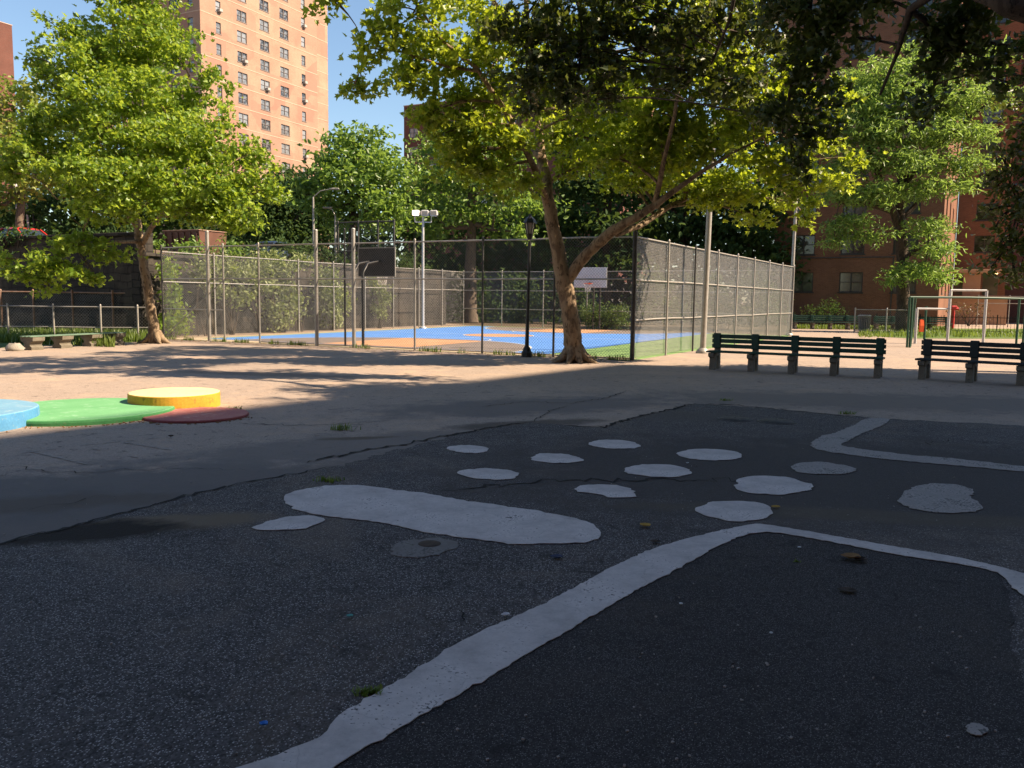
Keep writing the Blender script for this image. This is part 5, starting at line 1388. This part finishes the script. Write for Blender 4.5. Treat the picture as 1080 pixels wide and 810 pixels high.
make_tree('shade_tree', 'dark drooping leafy tree at the right picture edge', tuple(rt), trunk, limbs, cl, M['bark_dark'], M['leaf_dark'], 44, 14, .17, .15, 'oval', twigs=4)

# --- unseen broad tree added over the viewpoint to block sky light
ot = np.array([2.5, -3.2, 0])
trunk = [(ot, .4), (ot + (0, 0, 3), .33), (ot + (-.2, .2, 6), .26), (ot + (-.2, .3, 10), .1)]
limbs = [[(ot + (-.1, .1, 4.5), .2), (ot + (-2.5, 2.2, 7), .14), (ot + (-5, 4.5, 8.4), .06)], [(ot + (-.1, .1, 5), .2), (ot + (1.5, 3, 7.2), .13), (ot + (3, 5.5, 8.4), .06)]]
cl = [(ot + (x, y, z), (2.2, 2.2, 1.3)) for x, y, z in ((-5, 4, 8.6), (-2, 3, 8.4), (1, 4, 8.4), (4, 5, 8.6), (-4, .5, 8.5), (0, 0, 9.5), (3, 1.5, 8.8), (-1.5, 6, 9.4), (2, 7, 9.6), (5, 2, 8.6))]
make_tree('plane_tree', 'broad plane tree standing behind the viewpoint', tuple(ot), trunk, limbs, cl, M['bark_dark'], M['leaf_dark'], 24, 12, .22, .22, roots=4, twigs=1)

# --- trees behind: each with its own trunk and crown
def back_tree(name, label, px, base_y, d, z0, top, spec, leaf, density=9, per=18, spread=.55, size=.42, shape='oval', bark='bark_mid', tw=9, group='trees beyond the court'):
    b = P(px, 320, d); b[2] = z0
    tr = [(b, tw / FOC * d * .65), (b + (P(px, base_y, d) - b) * np.array([1, 1, 1]) * .5, tw / FOC * d * .5), (P(px, base_y, d), tw / FOC * d * .42), (P(px + random.uniform(-4, 4), (base_y + top) / 2, d), tw / FOC * d * .28), (P(px, top + 12, d), tw / FOC * d * .08)]
    tr[1] = ((np.array(b) + np.array(tr[2][0])) / 2 + (random.uniform(-.1, .1), 0, 0), tr[1][1])
    lb = []
    for k in range(4):
        s = random.choice(spec); y0 = base_y + (top - base_y) * random.uniform(.05, .4)
        t0 = random.uniform(.05, .6); st = np.array(tr[2][0]) * (1 - t0) + np.array(tr[3][0]) * t0
        lb.append([(st, tw / FOC * d * .26), (P((px + s[0]) / 2, (y0 + s[1]) / 2 + 6, d + s[2] * .5), tw / FOC * d * .18), (P(s[0], s[1], d + s[2]), tw / FOC * d * .06)])
    cl = [CL(x, y, d + dz, rx, ry) for x, y, dz, rx, ry in spec]
    return make_tree(name, label, tuple(b), tr, lb, cl, M[bark], M[leaf], density, per, spread, size, shape, group=group, twig=.03, twigs=1)
back_tree('street_tree', 'sunny mid green tree between the orange tower and the plane tree', 372, 235, 50, TZ, 135,
          [(378, 148, 0, 34, 16), (350, 165, -.6, 32, 16), (395, 170, -.8, 36, 18), (335, 190, -.6, 26, 16), (370, 190, -1.4, 40, 18), (415, 195, -.6, 28, 18), (345, 212, -1, 34, 12), (392, 215, -1.4, 36, 14), (425, 222, -.4, 22, 14), (405, 240, -.6, 30, 10), (362, 232, 0, 26, 8), (320, 205, 0, 18, 14), (380, 180, 1.6, 44, 40)], 'leaf_green', 13, 18, .42, .32, bark='bark_dark')
back_tree('conifer_tree', 'deep blue green tree shaded behind the left court fence', 296, 262, 58, TZ, 178,
          [(300, 190, 0, 26, 14), (322, 200, 0, 22, 12), (285, 212, -.5, 30, 14), (318, 222, -.5, 30, 14), (290, 238, -.8, 36, 14), (325, 246, -.6, 30, 12), (262, 240, 0, 24, 16), (300, 256, -.8, 46, 10), (340, 232, 0, 22, 20), (310, 214, 1.5, 44, 36)], 'leaf_deep', 12, 18, .45, .34)
back_tree('street_tree', 'yellow green tree at the far left behind the young plane', 22, 215, 43, TZ, 85,
          [(20, 100, 0, 34, 18), (-10, 115, 0, 30, 20), (48, 125, 0, 28, 20), (10, 140, -1, 40, 20), (50, 160, -.6, 30, 20), (-5, 170, -.8, 36, 20), (30, 185, -1, 36, 14), (15, 205, 0, 28, 10), (-10, 215, -.6, 22, 12), (60, 190, .6, 26, 20)], 'leaf_yellow', 14, 16, .36, .28)
back_tree('street_tree', 'dark tree on the upper street behind the pale poles', 95, 262, 50, TZ, 150,
          [(15, 222, 1, 34, 18), (60, 215, 0, 40, 22), (110, 210, 0, 44, 24), (160, 215, 0, 44, 24), (80, 245, -.4, 44, 16), (130, 248, -.4, 46, 16), (190, 235, 0, 34, 18), (20, 232, .6, 30, 16), (100, 180, 0, 50, 24), (215, 215, .5, 34, 24), (238, 240, .5, 26, 16)], 'leaf_deep', 9, 18, .45, .36)
back_tree('shade_tree', 'leafy tree behind the court with a forked dark trunk', 497, 270, 54, 0, 110,
          [(470, 150, 0, 34, 20), (510, 140, 0, 36, 24), (545, 160, 0, 34, 20), (455, 185, -.8, 30, 16), (490, 190, -1, 38, 16), (530, 195, -.8, 36, 16), (445, 215, -.4, 28, 14), (475, 222, -1, 34, 12), (520, 225, -1, 34, 12), (560, 215, 0, 30, 18), (460, 242, -.6, 28, 10), (540, 244, -.6, 30, 10), (500, 175, 1.5, 50, 40)], 'leaf_green', 9, 17, .42, .34, tw=13)
for lab, px, d, spec in (
        ('dense dark tree right behind the white backboard', 640, 60, [(610, 150, 0, 40, 26), (650, 140, 0, 44, 30), (620, 195, -.5, 44, 24), (665, 195, -.5, 44, 24), (600, 235, -.6, 36, 18), (645, 238, -1, 44, 16), (590, 262, 0, 30, 14), (640, 272, -.6, 44, 12), (680, 250, 0, 30, 20), (575, 240, .4, 30, 22)]),
        ('dense dark tree behind the nearer grey lamp pole', 725, 62, [(700, 145, 0, 44, 30), (745, 150, 0, 44, 30), (700, 200, -.5, 44, 24), (745, 205, -.5, 44, 24), (715, 240, -1, 44, 16), (760, 240, -.6, 36, 18), (700, 268, -.4, 36, 12), (745, 268, -.6, 40, 12)]),
        ('dense dark tree beside the brick wing behind the side fence', 800, 61, [(790, 150, 0, 40, 30), (820, 170, 0, 30, 30), (790, 205, -.5, 40, 24), (815, 225, -.5, 26, 22), (785, 245, -1, 36, 16), (812, 262, -.6, 26, 16), (790, 275, -.4, 34, 12), (828, 285, -.4, 14, 18)])):
    back_tree('shade_tree', lab, px, 285, d, 0, 130, spec, 'leaf_deep', 8, 18, .5, .42, bark='bark_dark')
back_tree('street_tree', 'green tree in the gap below the dark red block', 440, 240, 70, 0, 150, [(430, 175, 0, 24, 16), (455, 195, 0, 26, 16), (425, 205, 0, 22, 14), (440, 225, 0, 26, 14), (460, 235, 0, 24, 12)], 'leaf_green', 7, 16, .5, .42)

# --- shrubs, vines and the hedge
def CLz(px, py, d, rx, ry, rd): return CL(px, py, d, rx, ry, rd)
q = G(640, 348.5); hz = P(640, 321, q[1])[2]
hb = (q[0], q[1] + 1.2, 0)
shrub('clipped_hedge', 'clipped sunny hedge block under the white backboard', hb,
      [((hb[0] + dx, hb[1] + dy, hz * .5 + dz), (.55, .6, hz * .42)) for dx in (-.85, -.3, .3, .85) for dy in (-.3, .3) for dz in (-.12, .18)], M['leaf_hedge'], 60, 14, .12, .10, cat='hedge')
def on_wall(px, py, off):                        # a sight line meets the vine wall's face, off metres in front of it
    w0 = K + U * off; d_ = ray(px, py); k_ = d_[0] / d_[1]
    t = (k_ * w0[1] - w0[0]) / (V[0] - k_ * V[1]); q_ = w0 + V * t
    return P(px, py, q_[1])
vine_sets = [
    ('climbing vine over the wall by the spotted trunk, brightest', [(178, 285, 10, 12), (182, 310, 10, 12), (186, 330, 10, 12), (176, 340, 9, 10), (190, 345, 9, 8)], .8),
    ('broad vine cloak on the wall behind the court gate', [(215, 285, 16, 14), (238, 282, 16, 14), (255, 290, 16, 14), (230, 305, 14, 12), (252, 312, 16, 12), (270, 285, 14, 16)], .72),
    ('middle vine cloak spilling over the wall top', [(285, 275, 16, 10), (300, 285, 16, 14), (278, 300, 16, 14), (300, 308, 16, 14), (290, 325, 14, 12), (312, 322, 10, 14), (318, 275, 12, 8), (296, 340, 14, 8)], .72),
    ('rounded vine clump right of the tall fence post', [(345, 292, 14, 12), (352, 308, 14, 14), (346, 325, 14, 12), (360, 318, 10, 14), (352, 338, 14, 8), (338, 305, 8, 14)], .72),
    ('low vine tuft near the flood light end of the wall', [(395, 300, 9, 10), (405, 312, 9, 10), (400, 328, 9, 8)], .7)]
for lab, sp, off in vine_sets:
    cl = []
    for px, py, rx, ry in sp:
        c = on_wall(px, py, off); cl.append((c, (rx / FOC * c[1], .5, ry / FOC * c[1])))
    b0 = np.mean([c for c, r in cl], 0); b0[2] = 0
    shrub('climbing_vine', lab, tuple(b0), cl, M['leaf_vine'] if 'bright' not in lab else M['leaf_plane_lush'], 105, 14, .15, .15, 'oval', 'vines on the retaining wall', 'vine')
# dark scrub on the earth bank above the side wall
for i, lab in enumerate(('dark scrub on the bank above the wall by the container', 'dark scrub on the bank behind the tall fence post', 'dark scrub on the bank behind the dark backboard', 'dark scrub on the bank near the flood light')):
    cl = []
    for k in range(7):
        c = K + V * (2.0 + i * 5.2 + k * .72) - U * random.uniform(1.0, 2.0); c[2] = 3.3 + random.uniform(-.15, .45); cl.append((c, (.6, .6, random.uniform(.4, .65))))
    b0 = np.mean([c for c, r in cl], 0); b0[2] = 3.05
    shrub('bank_shrub', lab, tuple(b0), cl, M['leaf_deep'] if i else M['leaf_green'], 30, 12, .2, .17, 'oval', 'scrub on the earth bank')
# hanging ivy on the shaded wall top
for lab, px0, px1 in (('dark ivy hanging over the shaded wall top left of the trunk', 92, 150), ('dark ivy hanging over the wall top at the far left', -20, 40)):
    cl = []
    for px in range(px0, px1, 12):
        d_ = 33.0 - (px - 100) * .016; c = P(px, 262, d_); c[2] = WZ + random.uniform(-.25, .2); cl.append((c, (.4, .35, random.uniform(.3, .6))))
    b0 = np.mean([c for c, r in cl], 0); b0[2] = TZ
    shrub('hanging_ivy', lab, tuple(b0), cl, M['leaf_deep'], 44, 12, .16, .14, 'oval', 'ivy on the shaded wall', 'ivy')
q = P(868, 333, 54.5)
shrub('foundation_shrub', 'dark shrub against the brick wall under the first windows', (q[0], q[1], 0), [CL(858, 328, 54.4, 12, 9), CL(873, 324, 54.4, 12, 10), CL(885, 330, 54.4, 8, 7), CL(866, 334, 54, 14, 7)], M['leaf_deep'], 40, 16, .16, .11)
q = P(1022, 335, 62)
shrub('foundation_shrub', 'twiggy reddish shrub before the entrance porch', (q[0], q[1], 0), [CL(1008, 328, 62, 10, 8), CL(1022, 325, 62, 12, 9), CL(1034, 329, 62, 9, 8)], leaf_mat('bronze_shrub_leaves', (.05, .04, .02), (.09, .07, .03), (.13, .10, .05), .25, (.3, .2, .05)), 18, 10, .25, .16)
cl = [CL(px, 330, 62, 22, 14) for px in range(560, 840, 24)]
for i, (px0, lab) in enumerate(((440, 'dark undergrowth shrub right of the flood light mast'), (500, 'dark undergrowth shrub behind the lantern'), (548, 'dark undergrowth shrub left of the big trunk'), (600, 'dark undergrowth shrub beside the hedge'), (690, 'dark undergrowth shrub behind the corner fence post'), (745, 'dark undergrowth shrub behind the nearer lamp pole'), (800, 'dark undergrowth shrub near the end of the side fence'))):
    d_ = 54 + (i % 3)
    q = P(px0, 340, d_)
    shrub('undergrowth_shrub', lab, (q[0], q[1], 0), [CL(px0 - 16, 325, d_, 20, 14), CL(px0 + 14, 322, d_, 20, 16), CL(px0, 308, d_, 22, 14), CL(px0 + 4, 334, d_, 28, 8), CL(px0 - 6, 295, d_ + .6, 22, 12)], M['leaf_deep'], 12, 16, .32, .28, 'oval', 'undergrowth behind the court')
# vegetation mass that closes the view between the houses
far = []
for px in range(215, 860, 6):
    for k in range(26):
        far.append(P(px + random.uniform(-4, 4), random.uniform(205, 332), random.uniform(68, 80)))
for px in range(-60, 250, 7):
    for k in range(12):
        far.append(P(px + random.uniform(-4, 4), random.uniform(192, 268), random.uniform(62, 76)))
far = np.array(far)
hm = leaves_object('distant_woods', far, 8, .7, .6, M['leaf_deep'], None, (0, 0, 0), 'oval')
tag(hm, kind='stuff')
pts = []
for k in range(5000):
    px = rng.uniform(838, 1003); d_ = rng.uniform(50.8, 53.6); q = P(px, 340, d_); q[2] = 0; pts.append(q)
for k in range(2500):
    px = rng.uniform(906, 1080); q = G(px, rng.uniform(350, 356)); pts.append(q)
blades('lawn_grass', pts, .08, .28, M['grass'], w=.02)

# ================================================================== LIGHT, SKY, CAMERA
w_ = bpy.data.worlds.new('World'); scene.world = w_; w_.use_nodes = True
nt = w_.node_tree
sky = nt.nodes.new('ShaderNodeTexSky'); sky.sky_type = 'NISHITA'; sky.sun_disc = False
sky.sun_elevation = R(SUN_EL); sky.sun_rotation = R(90 - SUN_AZ)
sky.air_density = 1.15; sky.dust_density = .25; sky.ozone_density = 2.4
nt.links.new(sky.outputs[0], nt.nodes['Background'].inputs[0]); nt.nodes['Background'].inputs[1].default_value = .068
sl = bpy.data.lights.new('sun', 'SUN'); sl.energy = 5.0; sl.angle = R(.5); sl.color = (1, .80, .58)
so = bpy.data.objects.new('sun', sl); COL.objects.link(so)
to_sun = Vector((math.cos(R(SUN_EL)) * sd[0], math.cos(R(SUN_EL)) * sd[1], math.sin(R(SUN_EL))))
so.rotation_euler = to_sun.to_track_quat('Z', 'Y').to_euler(); so.location = (30, 0, 60)

cam = bpy.data.cameras.new('camera'); co_ = bpy.data.objects.new('camera', cam); COL.objects.link(co_)
cam.sensor_width = 36; cam.lens = FOC / 1080 * 36; cam.clip_end = 3000; cam.clip_start = .05
mw = Matrix(((_r[0], _u[0], -_f[0], 0), (_r[1], _u[1], -_f[1], 0), (_r[2], _u[2], -_f[2], CAM_H), (0, 0, 0, 1)))
co_.matrix_world = mw
scene.camera = co_
scene.view_settings.view_transform = 'Standard'; scene.view_settings.look = 'None'
scene.view_settings.exposure = 1.4; scene.view_settings.gamma = 1; scene.view_settings.use_curve_mapping = False
scene.cycles.max_bounces = 6; scene.cycles.diffuse_bounces = 3; scene.cycles.glossy_bounces = 2; scene.cycles.transmission_bounces = 3; scene.cycles.transparent_max_bounces = 4
scene.cycles.use_denoising = True
scene.cycles.sample_clamp_indirect = 4.0
